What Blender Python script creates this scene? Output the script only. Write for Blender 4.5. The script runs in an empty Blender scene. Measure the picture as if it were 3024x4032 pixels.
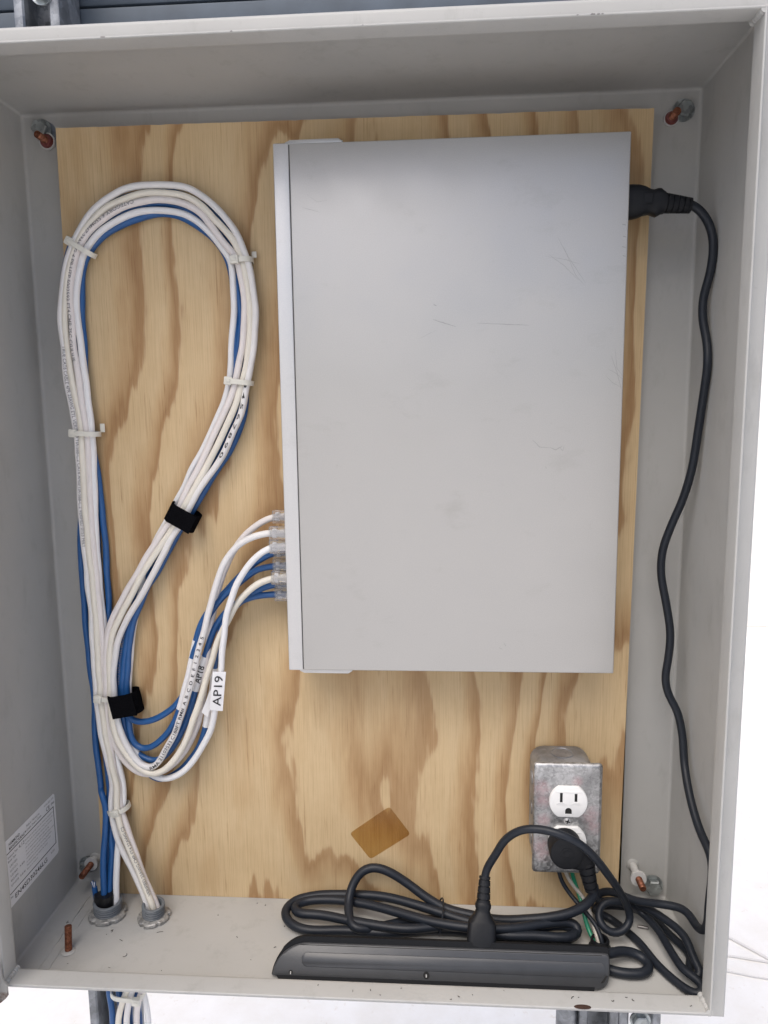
import bpy, bmesh, math, random
from mathutils import Vector, Matrix, noise

# ------------------------------------------------------------------ camera, sky, sun, exposure
SC = bpy.context.scene
S = 0.001                                   # everything below is written in millimetres
COL = SC.collection
cam_data = bpy.data.cameras.new('camera')
cam_data.sensor_fit = 'VERTICAL'; cam_data.sensor_height = 36.0; cam_data.lens = 36.0*2836.67/4032
cam_data.clip_start = 0.01; cam_data.clip_end = 2000
cam = bpy.data.objects.new('camera', cam_data); COL.objects.link(cam)
cam.location = (0.0696, -0.6789, 0.1061)
cam.rotation_euler = tuple(math.radians(a) for a in (82.139, 0.674, 3.686))
SC.camera = cam

SUN_EL, SUN_AZ = 58.0, 205.0                # bright overcast: a broad soft glow high in front, a little to the left
world = bpy.data.worlds.new('World'); SC.world = world; world.use_nodes = True
wn = world.node_tree; bg = wn.nodes['Background']
sky = wn.nodes.new('ShaderNodeTexSky'); sky.sky_type = 'NISHITA'; sky.sun_disc = False
sky.sun_elevation = math.radians(SUN_EL); sky.sun_rotation = math.radians(SUN_AZ)
sky.air_density = 0.78; sky.dust_density = 3.8; sky.ozone_density = 0.6
wn.links.new(sky.outputs[0], bg.inputs[0]); bg.inputs[1].default_value = 0.13
sun_data = bpy.data.lights.new('sun', 'SUN'); sun_data.energy = 1.3; sun_data.angle = math.radians(50)
sun_data.color = (1.0, 0.975, 0.935)
sun = bpy.data.objects.new('sun', sun_data); COL.objects.link(sun)
sd = Vector((math.sin(math.radians(SUN_AZ))*math.cos(math.radians(SUN_EL)), math.cos(math.radians(SUN_AZ))*math.cos(math.radians(SUN_EL)), math.sin(math.radians(SUN_EL))))
sun.rotation_euler = sd.to_track_quat('Z', 'Y').to_euler(); sun.location = sd*5
vs = SC.view_settings; vs.view_transform = 'Standard'; vs.look = 'None'; vs.gamma = 1.0; vs.use_curve_mapping = False
vs.exposure = 0.37

DATA_CABLES = {
 'W1': [(-230.0,-61.0,-620.0), (-230.0,-61.0,-540.0), (-230.0,-61.0,-470.0), (-205.0,-54.0,-410.0), (-205.0,-54.0,-378.0), (-206.0,-54.0,-367.8), (-212.4,-50.3,-354.4), (-220.6,-46.7,-337.8), (-233.2,-43.0,-316.3), (-241.8,-39.3,-293.0), (-244.9,-35.7,-275.9), (-244.0,-32.0,-252.5), (-246.6,-33.0,-228.1), (-251.2,-33.0,-204.5), (-252.9,-33.0,-184.2), (-253.3,-33.0,-157.8), (-253.5,-33.0,-127.0), (-253.2,-33.0,-89.2), (-253.7,-33.0,-53.3), (-254.4,-33.0,-32.6), (-255.7,-33.0,-7.8), (-256.2,-33.0,21.2), (-255.2,-33.0,49.8), (-255.3,-33.0,90.8), (-257.4,-33.0,111.7), (-260.6,-33.0,136.6), (-262.0,-33.0,166.6), (-262.1,-33.0,193.6), (-258.7,-33.0,220.2), (-253.7,-33.0,239.8), (-246.9,-33.0,255.4), (-235.0,-33.0,275.8), (-217.2,-33.0,292.0), (-194.6,-33.0,302.2), (-165.7,-33.0,305.1), (-142.8,-33.0,301.2), (-124.3,-33.0,291.8), (-108.7,-33.0,276.1), (-98.5,-33.0,260.5), (-91.7,-33.0,243.6), (-86.4,-33.0,221.5), (-84.5,-33.0,199.3), (-86.0,-33.0,176.9), (-89.7,-33.0,153.0), (-94.5,-33.0,134.2), (-97.2,-33.0,120.7), (-102.0,-33.0,104.4), (-108.9,-33.0,90.7), (-118.1,-33.0,71.4), (-132.5,-33.0,52.0), (-140.4,-34.0,40.8), (-151.3,-34.0,23.8), (-160.7,-34.0,8.2), (-173.4,-34.0,-12.0), (-187.9,-34.0,-36.7), (-202.6,-34.0,-61.7), (-215.6,-34.0,-81.1), (-225.8,-34.0,-100.7), (-231.4,-34.0,-118.8), (-235.0,-34.0,-138.7), (-235.7,-34.0,-157.1), (-233.7,-36.0,-179.4), (-230.4,-37.1,-194.4), (-222.0,-38.1,-214.1), (-211.8,-39.2,-227.4), (-201.0,-40.2,-230.6), (-191.1,-41.3,-222.8), (-180.7,-42.3,-205.0), (-171.9,-43.4,-187.4), (-163.0,-44.4,-164.0), (-155.7,-45.5,-143.9), (-148.4,-46.5,-119.6), (-142.0,-47.6,-98.6), (-135.6,-48.6,-77.8), (-129.4,-49.7,-58.8), (-123.4,-50.7,-41.3), (-115.3,-51.8,-24.1), (-104.7,-52.8,-11.3), (-90.2,-53.9,-2.8), (-76.0,-54.9,0.9), (-66.1,-56.0,1.4)],
 'W2': [(-237.0,-62.0,-620.0), (-237.0,-62.0,-540.0), (-237.0,-62.0,-470.0), (-199.0,-54.0,-410.0), (-199.0,-54.0,-378.0), (-200.2,-57.0,-365.3), (-207.1,-53.3,-348.8), (-214.6,-49.7,-333.9), (-224.1,-46.0,-314.0), (-234.1,-42.3,-290.9), (-239.0,-38.7,-274.0), (-237.9,-35.0,-250.7), (-242.0,-34.0,-235.5), (-245.8,-34.0,-211.8), (-247.8,-34.0,-188.3), (-248.6,-34.0,-161.9), (-249.2,-34.0,-126.6), (-248.2,-34.0,-88.8), (-249.3,-34.0,-51.6), (-250.5,-34.0,-14.9), (-251.4,-34.0,14.1), (-250.8,-34.0,49.9), (-249.8,-33.0,90.7), (-252.2,-33.0,114.4), (-255.6,-33.0,136.5), (-257.5,-33.0,159.8), (-258.4,-33.0,193.5), (-255.6,-33.0,220.1), (-250.5,-33.0,241.1), (-244.2,-33.0,254.7), (-231.0,-33.0,273.1), (-213.4,-33.0,287.4), (-190.8,-33.0,295.7), (-166.1,-33.0,298.1), (-145.8,-33.0,295.6), (-129.9,-33.0,286.9), (-116.9,-33.0,273.8), (-104.0,-33.0,258.1), (-95.2,-33.0,241.2), (-91.2,-33.0,220.3), (-88.7,-33.0,196.7), (-90.2,-33.0,174.3), (-94.6,-33.0,150.4), (-99.1,-33.0,134.3), (-105.8,-33.0,115.3), (-113.4,-33.0,99.0), (-123.4,-33.0,79.8), (-136.6,-33.0,56.2), (-144.7,-34.0,42.2), (-155.5,-34.0,25.3), (-163.5,-34.0,11.0), (-172.9,-34.0,-3.3), (-183.9,-34.0,-17.7), (-196.6,-34.0,-35.2), (-212.9,-34.0,-61.8), (-224.6,-34.0,-82.7), (-233.2,-34.0,-100.7), (-237.6,-34.0,-126.5), (-239.6,-34.0,-157.2), (-238.2,-36.0,-179.5), (-234.6,-37.1,-200.7), (-225.4,-38.1,-218.8), (-212.1,-39.2,-232.1), (-199.8,-40.2,-236.8), (-187.0,-41.3,-232.0), (-173.8,-42.4,-217.2), (-162.0,-43.4,-196.4), (-151.4,-44.5,-168.3), (-142.5,-45.6,-143.7), (-133.8,-46.6,-119.4), (-125.3,-47.7,-96.9), (-115.6,-48.8,-79.1), (-103.2,-49.8,-60.0), (-89.8,-50.9,-47.6), (-76.7,-51.9,-41.6), (-66.6,-53.0,-39.5)],
 'W3': [(-222.0,-57.0,-620.0), (-222.0,-57.0,-540.0), (-222.0,-57.0,-470.0), (-195.0,-54.0,-410.0), (-195.0,-54.0,-378.0), (-198.4,-52.0,-365.7), (-205.4,-48.5,-352.2), (-212.8,-45.0,-337.0), (-221.5,-41.5,-316.9), (-230.0,-38.0,-293.4), (-235.9,-34.5,-276.3), (-238.2,-31.0,-252.9), (-240.4,-32.0,-244.5), (-243.5,-32.0,-220.6), (-244.5,-32.0,-189.2), (-245.0,-32.0,-162.7), (-244.6,-32.0,-127.3), (-244.4,-32.0,-96.9), (-245.6,-32.0,-59.5), (-246.8,-32.0,-22.6), (-246.5,-32.0,13.8), (-246.2,-32.0,49.6), (-244.9,-33.0,90.7), (-248.0,-33.0,111.6), (-250.1,-33.0,139.2), (-252.0,-33.0,166.4), (-252.6,-33.0,193.4), (-252.1,-33.0,213.4), (-248.4,-33.0,234.5), (-241.9,-33.0,253.3), (-228.5,-33.0,269.2), (-211.0,-33.0,281.6), (-189.8,-33.0,289.9), (-166.4,-33.0,292.5), (-148.8,-33.0,290.6), (-132.9,-33.0,281.9), (-121.2,-33.0,268.8), (-109.7,-33.0,253.1), (-100.0,-33.0,241.3), (-96.1,-33.0,219.1), (-93.9,-33.0,196.8), (-96.5,-33.0,173.1), (-101.3,-33.0,150.5), (-105.0,-33.0,135.0), (-111.2,-33.0,118.1), (-120.5,-33.0,99.1), (-132.8,-33.0,75.7), (-143.7,-33.0,56.3), (-152.2,-33.0,42.1), (-160.1,-33.0,26.6), (-168.1,-33.0,12.3), (-179.0,-33.0,-0.6), (-190.0,-33.0,-16.5), (-202.9,-33.0,-35.5), (-219.3,-33.0,-62.1), (-230.9,-33.0,-81.5), (-238.0,-33.0,-98.1), (-241.2,-33.0,-119.3), (-243.0,-33.0,-157.6), (-243.4,-31.0,-184.9), (-239.9,-31.6,-209.7), (-230.0,-32.2,-228.2), (-216.7,-32.8,-239.5), (-199.6,-33.4,-240.4), (-180.5,-33.9,-229.4), (-164.1,-34.5,-208.4), (-153.8,-35.1,-186.2), (-148.0,-35.7,-162.8), (-143.5,-36.3,-132.2), (-138.9,-36.9,-102.0), (-132.3,-37.5,-72.2), (-126.1,-38.1,-50.1), (-117.9,-38.6,-29.7), (-105.4,-39.2,-9.6), (-90.5,-39.8,5.4), (-77.5,-40.4,12.1), (-68.9,-41.0,14.0)],
 'W4': [(-216.0,-52.0,-620.0), (-216.0,-52.0,-540.0), (-216.0,-52.0,-470.0), (-241.0,-51.0,-410.0), (-241.0,-51.0,-378.0), (-239.4,-50.0,-358.8), (-239.0,-45.6,-334.2), (-238.8,-41.2,-314.4), (-236.8,-36.8,-294.4), (-234.9,-32.4,-277.5), (-235.3,-28.0,-254.5), (-237.9,-28.0,-238.5), (-240.9,-28.2,-214.5), (-243.1,-28.4,-190.7), (-243.6,-28.7,-164.0), (-242.6,-28.9,-128.4), (-242.8,-29.1,-97.8), (-244.4,-29.3,-67.6), (-244.8,-29.6,-30.4), (-244.2,-29.8,13.5), (-243.1,-30.0,49.5), (-241.5,-31.0,90.6), (-242.6,-30.8,111.5), (-243.9,-30.7,139.2), (-246.5,-30.5,166.6), (-248.1,-30.4,193.6), (-247.8,-30.2,213.7), (-243.9,-30.0,233.6), (-238.3,-29.9,250.6), (-226.2,-29.7,264.7), (-208.8,-29.6,275.9), (-189.0,-29.4,283.2), (-168.2,-29.2,284.9), (-150.6,-29.1,282.2), (-134.6,-28.9,274.0), (-122.8,-28.8,263.4), (-113.8,-28.6,251.6), (-106.7,-28.4,241.1), (-105.2,-28.3,222.8), (-105.1,-28.1,197.7), (-108.6,-28.0,171.1), (-110.6,-27.8,150.9), (-112.1,-27.6,134.7), (-117.0,-27.5,118.3), (-128.0,-27.3,96.3), (-139.0,-27.2,75.5), (-150.8,-27.0,55.8), (-159.0,-26.0,40.0), (-167.7,-26.0,25.7), (-176.6,-26.0,9.9), (-187.9,-26.0,-9.0), (-199.7,-26.0,-34.0), (-207.5,-26.0,-65.3), (-215.1,-26.0,-91.0), (-219.5,-26.0,-113.8), (-222.1,-26.0,-136.9), (-224.6,-26.0,-160.2), (-225.3,-27.0,-191.1), (-220.9,-29.9,-213.3), (-208.9,-32.8,-237.0), (-191.4,-35.6,-244.6), (-173.2,-38.5,-237.1), (-156.4,-41.4,-219.7), (-142.5,-44.2,-196.4), (-133.9,-47.1,-172.9), (-128.4,-50.0,-149.2), (-123.3,-54.0,-125.4), (-119.8,-54.5,-99.0), (-115.0,-55.0,-71.5), (-105.3,-55.5,-45.8), (-91.9,-56.0,-26.0), (-78.9,-56.5,-14.8), (-66.9,-57.0,-10.5)],
 'B1': [(-241.0,-53.0,-620.0), (-241.0,-53.0,-540.0), (-241.0,-53.0,-470.0), (-247.0,-51.0,-410.0), (-247.0,-51.0,-378.0), (-247.0,-49.0,-364.7), (-246.5,-44.2,-345.2), (-245.6,-39.4,-322.3), (-248.3,-34.6,-305.8), (-247.0,-29.8,-284.2), (-246.4,-25.0,-265.8), (-248.9,-24.0,-248.9), (-249.9,-24.0,-216.7), (-250.9,-24.0,-184.9), (-247.6,-24.0,-145.7), (-244.0,-24.0,-114.7), (-240.0,-24.0,-84.1), (-239.7,-24.0,-61.5), (-239.2,-24.0,-31.6), (-239.5,-24.0,-2.0), (-240.5,-24.0,27.2), (-241.6,-24.0,48.9), (-244.0,-25.0,69.2), (-246.2,-25.0,90.5), (-249.5,-25.0,125.6), (-253.6,-25.0,160.3), (-256.8,-25.0,194.5), (-254.9,-25.0,221.4), (-250.5,-25.0,242.7), (-239.9,-25.0,260.9), (-221.9,-25.0,277.4), (-198.9,-25.0,287.8), (-169.5,-25.0,290.5), (-147.6,-25.0,287.0), (-130.2,-25.0,277.5), (-116.9,-25.0,266.8), (-106.3,-25.0,257.4), (-99.3,-25.0,244.2), (-92.7,-25.0,217.8), (-90.2,-25.0,191.2), (-93.3,-25.0,164.4), (-98.6,-25.0,135.9), (-98.3,-25.0,115.3), (-103.0,-25.0,97.4), (-112.3,-25.0,77.9), (-126.1,-25.0,58.3), (-133.8,-27.0,45.7), (-143.1,-27.0,31.5), (-150.9,-27.0,20.0), (-160.4,-27.0,5.6), (-171.5,-27.0,-11.8), (-184.5,-27.0,-33.8), (-197.4,-27.0,-51.6), (-210.5,-27.0,-72.6), (-221.6,-27.0,-93.7), (-228.4,-27.0,-118.2), (-232.2,-27.0,-141.3), (-233.3,-27.0,-159.9), (-229.8,-29.0,-190.3), (-223.9,-29.9,-213.4), (-213.4,-30.9,-223.8), (-199.5,-31.8,-227.8), (-184.9,-32.7,-217.5), (-171.4,-33.6,-198.1), (-162.5,-34.6,-177.3), (-156.2,-35.5,-160.0), (-150.6,-36.4,-142.8), (-142.4,-37.4,-116.8), (-133.8,-38.3,-94.1), (-122.6,-39.2,-77.5), (-107.4,-40.1,-65.5), (-89.8,-41.1,-59.6), (-71.0,-42.0,-57.9)],
 'B2': [(-247.0,-60.0,-620.0), (-247.0,-60.0,-540.0), (-247.0,-60.0,-470.0), (-253.0,-51.0,-410.0), (-253.0,-51.0,-378.0), (-250.1,-53.0,-361.9), (-252.2,-48.4,-342.5), (-252.8,-43.8,-319.6), (-250.4,-39.2,-294.9), (-251.0,-34.6,-276.7), (-257.1,-30.0,-261.6), (-259.2,-26.0,-264.3), (-260.2,-26.0,-232.0), (-261.1,-26.0,-200.1), (-259.9,-26.0,-176.3), (-260.4,-26.0,-145.1), (-262.1,-26.0,-114.2), (-263.0,-26.0,-83.7), (-263.1,-26.0,-53.6), (-262.9,-26.0,-23.8), (-261.1,-26.0,1.3), (-256.6,-26.0,27.5), (-252.1,-26.0,49.1), (-253.0,-26.0,69.3), (-250.1,-26.0,90.5), (-247.3,-26.0,125.6), (-246.1,-26.0,166.9), (-245.4,-26.0,207.6), (-244.4,-26.0,227.7), (-238.7,-26.0,247.5), (-225.3,-26.0,262.3), (-202.1,-26.0,274.7), (-182.2,-26.0,281.0), (-169.6,-26.0,282.5), (-154.5,-26.0,281.1), (-135.6,-26.0,271.6), (-121.0,-26.0,260.1), (-110.6,-26.0,245.6), (-106.8,-26.0,232.4), (-104.5,-26.0,211.3), (-104.3,-26.0,191.3), (-105.8,-26.0,171.3), (-106.5,-26.0,151.0), (-104.0,-26.0,136.0), (-106.2,-26.0,115.4), (-117.1,-26.0,93.4), (-129.5,-26.0,71.1), (-142.1,-29.0,40.2), (-154.6,-29.0,20.3), (-165.7,-29.0,3.1), (-175.3,-29.0,-12.9), (-183.5,-29.0,-29.0), (-192.4,-29.0,-43.7), (-206.3,-29.0,-66.0), (-216.7,-29.0,-88.6), (-223.4,-29.0,-112.9), (-226.8,-29.0,-135.8), (-228.3,-29.0,-159.0), (-224.5,-31.0,-179.9), (-220.0,-31.7,-185.5), (-209.2,-32.3,-187.6), (-193.5,-33.0,-183.2), (-177.6,-33.7,-171.8), (-166.0,-34.3,-156.0), (-158.7,-35.0,-132.8), (-152.0,-35.7,-107.0), (-145.8,-36.3,-88.8), (-136.2,-37.0,-73.8), (-122.2,-37.7,-57.5), (-110.0,-38.3,-45.6), (-99.4,-39.0,-36.1), (-88.9,-39.7,-27.3), (-78.6,-40.3,-21.5), (-69.9,-41.0,-18.8)],
 'B3': [(-236.0,-47.0,-620.0), (-236.0,-47.0,-540.0), (-236.0,-47.0,-470.0), (-251.0,-51.0,-410.0), (-251.0,-51.0,-378.0), (-250.8,-44.0,-368.5), (-252.0,-40.2,-348.2), (-251.3,-36.4,-324.4), (-252.2,-32.6,-299.0), (-252.7,-28.8,-280.1), (-250.2,-25.0,-264.3), (-251.0,-24.0,-257.1), (-252.8,-24.0,-224.8), (-253.8,-24.0,-192.9), (-253.5,-24.0,-166.1), (-252.6,-24.0,-130.2), (-251.6,-24.0,-91.8), (-251.3,-24.0,-54.0), (-251.7,-24.0,-16.7), (-251.2,-24.0,12.7), (-247.9,-24.0,48.9), (-249.1,-25.0,69.2), (-249.4,-25.0,90.5), (-252.4,-25.0,125.7), (-257.9,-25.0,160.4), (-261.2,-25.0,194.6), (-261.9,-25.0,221.6), (-258.9,-25.0,238.9), (-252.8,-25.0,256.0), (-239.0,-25.0,274.0), (-221.2,-25.0,287.8), (-195.5,-25.0,298.1), (-168.9,-25.0,301.8), (-145.7,-25.0,297.2), (-129.7,-25.0,287.8), (-115.2,-25.0,274.5), (-102.1,-25.0,258.6), (-96.0,-25.0,245.4), (-91.1,-25.0,223.0), (-89.3,-25.0,197.8), (-92.4,-25.0,171.1), (-99.0,-25.0,144.1), (-102.2,-25.0,134.6), (-104.4,-25.0,115.4), (-113.0,-25.0,96.1), (-125.3,-25.0,75.3), (-137.7,-25.0,55.6), (-143.6,-29.0,38.8), (-156.0,-29.0,20.3), (-167.1,-29.0,3.1), (-180.0,-29.0,-18.7), (-191.5,-29.0,-40.7), (-203.3,-29.0,-64.5), (-213.7,-29.0,-88.5), (-219.7,-29.0,-112.8), (-222.6,-29.0,-135.8), (-224.6,-29.0,-159.0), (-224.7,-30.0,-189.7), (-221.7,-31.1,-209.6), (-212.3,-32.3,-215.1), (-199.5,-33.4,-211.2), (-184.7,-34.6,-197.9), (-173.5,-35.7,-178.6), (-165.1,-36.9,-155.0), (-155.8,-38.0,-124.2), (-147.0,-39.1,-101.3), (-136.8,-40.3,-78.8), (-122.7,-41.4,-60.9), (-106.0,-42.6,-46.8), (-94.0,-43.7,-37.9), (-82.2,-44.9,-32.6), (-69.2,-46.0,-30.3)],
 'B4': [(-226.0,-49.0,-620.0), (-226.0,-49.0,-540.0), (-226.0,-49.0,-470.0), (-244.0,-51.0,-410.0), (-244.0,-51.0,-378.0), (-246.1,-44.0,-368.4), (-246.6,-40.0,-348.1), (-245.3,-36.0,-324.5), (-243.9,-32.0,-299.1), (-242.9,-28.0,-280.3), (-242.9,-24.0,-264.6), (-245.0,-24.0,-248.8), (-245.3,-24.0,-216.6), (-246.3,-24.0,-184.9), (-246.5,-24.0,-153.5), (-247.0,-24.0,-130.2), (-246.5,-24.0,-99.4), (-247.2,-24.0,-61.5), (-246.9,-24.0,-16.7), (-246.0,-24.0,12.7), (-244.5,-24.0,48.9), (-244.9,-26.0,69.2), (-245.7,-26.0,90.5), (-248.1,-26.0,139.5), (-252.8,-26.0,173.9), (-253.0,-26.0,201.0), (-250.3,-26.0,227.8), (-243.7,-26.0,250.2), (-229.1,-26.0,268.3), (-210.0,-26.0,280.8), (-188.7,-26.0,288.6), (-169.2,-26.0,290.6), (-151.4,-26.0,288.1), (-136.6,-26.0,280.0), (-124.8,-26.0,268.0), (-114.5,-26.0,252.2), (-106.7,-26.0,241.6), (-102.1,-26.0,217.8), (-99.7,-26.0,191.2), (-102.9,-26.0,164.5), (-107.2,-26.0,144.2), (-109.0,-26.0,134.7), (-113.2,-26.0,118.3), (-122.6,-26.0,97.6), (-135.0,-26.0,75.4), (-146.0,-26.0,55.7), (-152.1,-25.0,39.9), (-163.2,-25.0,21.3), (-174.4,-25.0,3.9), (-187.3,-25.0,-18.0), (-199.0,-25.0,-40.2), (-211.0,-25.0,-65.6), (-221.5,-25.0,-89.8), (-227.5,-25.0,-114.2), (-230.8,-25.0,-137.4), (-232.7,-25.0,-160.7), (-225.8,-27.0,-199.0), (-217.9,-27.9,-226.9), (-207.7,-28.9,-243.0), (-195.3,-29.8,-248.1), (-179.2,-30.7,-240.3), (-162.8,-31.7,-223.9), (-151.8,-32.6,-205.2), (-147.0,-33.5,-190.7), (-142.8,-34.5,-169.4), (-137.8,-35.4,-147.6), (-132.5,-36.3,-117.0), (-125.1,-37.3,-88.4), (-114.0,-38.2,-71.9), (-100.3,-39.1,-61.4), (-85.5,-40.1,-52.4), (-70.9,-41.0,-48.5)],
}
CORDS = {
 'switch_cord': [(276.2,-48.0,273.0), (286.4,-48.0,268.7), (295.8,-49.0,256.6), (299.5,-52.0,239.6), (299.1,-50.0,218.1), (296.0,-45.0,196.9), (296.4,-45.0,180.0), (298.9,-50.0,160.6), (298.4,-55.0,141.4), (298.3,-50.0,118.8), (297.0,-45.0,87.7), (294.5,-42.0,55.9), (290.3,-36.0,29.1), (281.6,-32.0,1.7), (275.6,-32.0,-19.2), (275.2,-32.0,-40.3), (280.7,-34.0,-69.6), (284.3,-36.0,-94.7), (283.3,-36.0,-118.6), (281.5,-36.0,-134.8), (284.1,-36.0,-149.2), (292.6,-40.0,-167.3), (296.3,-44.0,-187.5), (296.2,-52.0,-210.1), (295.0,-72.0,-230.0), (295.5,-95.0,-246.4), (297.0,-121.0,-258.7), (293.0,-130.0,-290.0), (296.0,-120.0,-318.0), (297.0,-100.0,-335.0), (292.9,-78.0,-334.2), (275.4,-66.0,-338.1), (257.6,-52.0,-345.7), (244.1,-40.0,-347.3), (235.4,-32.0,-351.3), (227.0,-29.0,-358.4), (227.5,-34.0,-361.6), (238.8,-38.0,-356.6), (260.1,-44.0,-355.7), (269.8,-52.0,-353.6), (281.9,-66.0,-354.1), (291.8,-84.0,-355.1), (294.0,-104.0,-363.0), (297.0,-114.0,-368.0), (288.0,-112.0,-371.0), (297.1,-83.4,-373.0), (288.8,-64.9,-372.0), (277.7,-43.0,-371.0), (264.4,-30.2,-370.0), (244.8,-27.8,-369.0), (228.3,-31.2,-368.0), (222.6,-36.1,-368.0), (230.1,-37.4,-371.0), (239.2,-38.5,-375.0), (248.2,-51.4,-375.0), (258.1,-69.9,-375.0), (267.0,-97.9,-375.0), (277.6,-116.5,-375.0), (285.5,-126.8,-374.0), (292.0,-129.0,-372.0), (294.0,-122.0,-369.0), (283.4,-110.2,-367.0), (279.0,-85.8,-367.0), (274.8,-61.9,-365.0), (264.8,-44.3,-362.0), (244.2,-52.0,-347.8), (229.4,-54.0,-346.9), (221.8,-60.0,-353.5), (224.3,-68.0,-360.5), (234.0,-71.0,-365.2), (244.7,-69.0,-362.2), (250.5,-64.0,-356.0), (246.8,-64.0,-342.2), (235.9,-75.0,-319.2), (222.0,-88.0,-294.8), (210.1,-95.0,-276.5), (196.3,-99.0,-261.4), (179.7,-98.0,-253.4), (163.8,-93.0,-252.0), (147.6,-88.0,-256.0), (134.1,-82.0,-269.4), (126.7,-78.0,-285.6), (118.0,-75.0,-304.5), (117.0,-76.0,-311.3)],
 'strip_cord': [(216.4,-97.0,-366.0), (225.4,-94.6,-366.0), (241.3,-88.2,-369.0), (253.8,-89.8,-372.0), (258.3,-96.7,-374.0), (254.3,-105.3,-374.0), (240.4,-108.2,-374.0), (223.1,-105.0,-374.0), (211.1,-96.2,-374.0), (180.0,-73.0,-373.0), (150.0,-72.0,-372.0), (74.6,-65.4,-372.0), (32.1,-71.5,-372.0), (-11.0,-69.3,-373.0), (-49.9,-70.2,-373.0), (-65.0,-63.1,-372.0), (-72.5,-51.3,-370.0), (-65.9,-38.3,-368.0), (-45.8,-31.5,-366.0), (-15.3,-31.2,-364.0), (22.8,-35.5,-362.0), (60.2,-48.0,-362.0), (103.1,-63.2,-364.0), (138.0,-67.0,-366.0), (157.8,-66.1,-367.0), (188.8,-60.3,-367.0), (200.1,-64.0,-367.0), (199.6,-73.8,-366.0), (188.4,-78.7,-365.0), (163.4,-79.1,-364.0), (133.9,-79.6,-364.0), (88.7,-68.7,-365.0), (46.4,-74.7,-365.0), (3.3,-67.5,-366.0), (-34.2,-57.7,-367.0), (-60.0,-53.8,-368.0), (-64.2,-46.0,-368.0), (-55.4,-37.8,-368.0), (-29.8,-36.6,-366.0), (1.0,-43.2,-364.0), (31.3,-54.8,-362.0), (67.6,-70.2,-360.0), (102.3,-79.0,-358.0), (141.5,-77.2,-359.0), (172.4,-68.0,-360.0), (192.6,-63.6,-361.0), (202.8,-64.8,-363.0), (202.6,-70.3,-367.0), (189.6,-73.1,-371.0), (157.1,-72.2,-373.0), (127.5,-69.5,-373.0), (89.2,-52.1,-373.0), (45.7,-54.2,-373.0), (12.0,-70.0,-370.0), (-3.4,-72.0,-367.5), (-8.5,-62.0,-364.4), (-10.6,-48.0,-358.9), (-7.5,-38.0,-348.3), (1.9,-33.0,-336.9), (13.9,-32.0,-333.6), (27.4,-33.0,-336.9), (45.3,-36.0,-346.3), (63.1,-42.0,-355.9), (82.1,-48.0,-362.8), (103.6,-54.0,-363.9), (131.5,-58.0,-365.4), (155.3,-62.0,-361.1), (175.8,-65.0,-356.1), (193.0,-68.0,-349.4), (205.7,-70.0,-340.9), (213.3,-71.0,-331.7), (215.7,-72.0,-322.0), (214.6,-72.0,-318.0)],
 'hot_wire': [(189.2,-40.0,-325.4), (191.3,-42.0,-334.1), (197.1,-45.0,-342.8), (205.0,-52.0,-350.0), (212.6,-60.0,-355.5), (218.8,-66.0,-360.6), (222.1,-72.0,-367.3), (223.1,-76.0,-371.5), (224.0,-77.0,-386.0)],
 'neutral_wire': [(195.3,-40.0,-325.2), (198.6,-40.0,-333.6), (205.3,-42.0,-342.1), (211.9,-48.0,-348.5), (215.5,-57.0,-356.0), (217.9,-64.0,-363.9), (218.9,-70.0,-369.0), (220.6,-74.0,-372.4), (219.0,-75.0,-386.0)],
 'ground_wire': [(201.0,-42.0,-323.7), (203.2,-40.0,-333.4), (206.9,-42.0,-343.7), (209.3,-50.0,-351.4), (210.0,-58.0,-357.1), (212.4,-62.0,-365.6), (214.5,-68.0,-370.8), (217.3,-72.0,-373.3), (217.0,-72.0,-386.0)],
}
# ------------------------------------------------------------------ helpers
rnd = random.Random(7)
def V(*a): return Vector(a)
def lerp(a, b, t): return a + (b-a)*t

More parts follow.
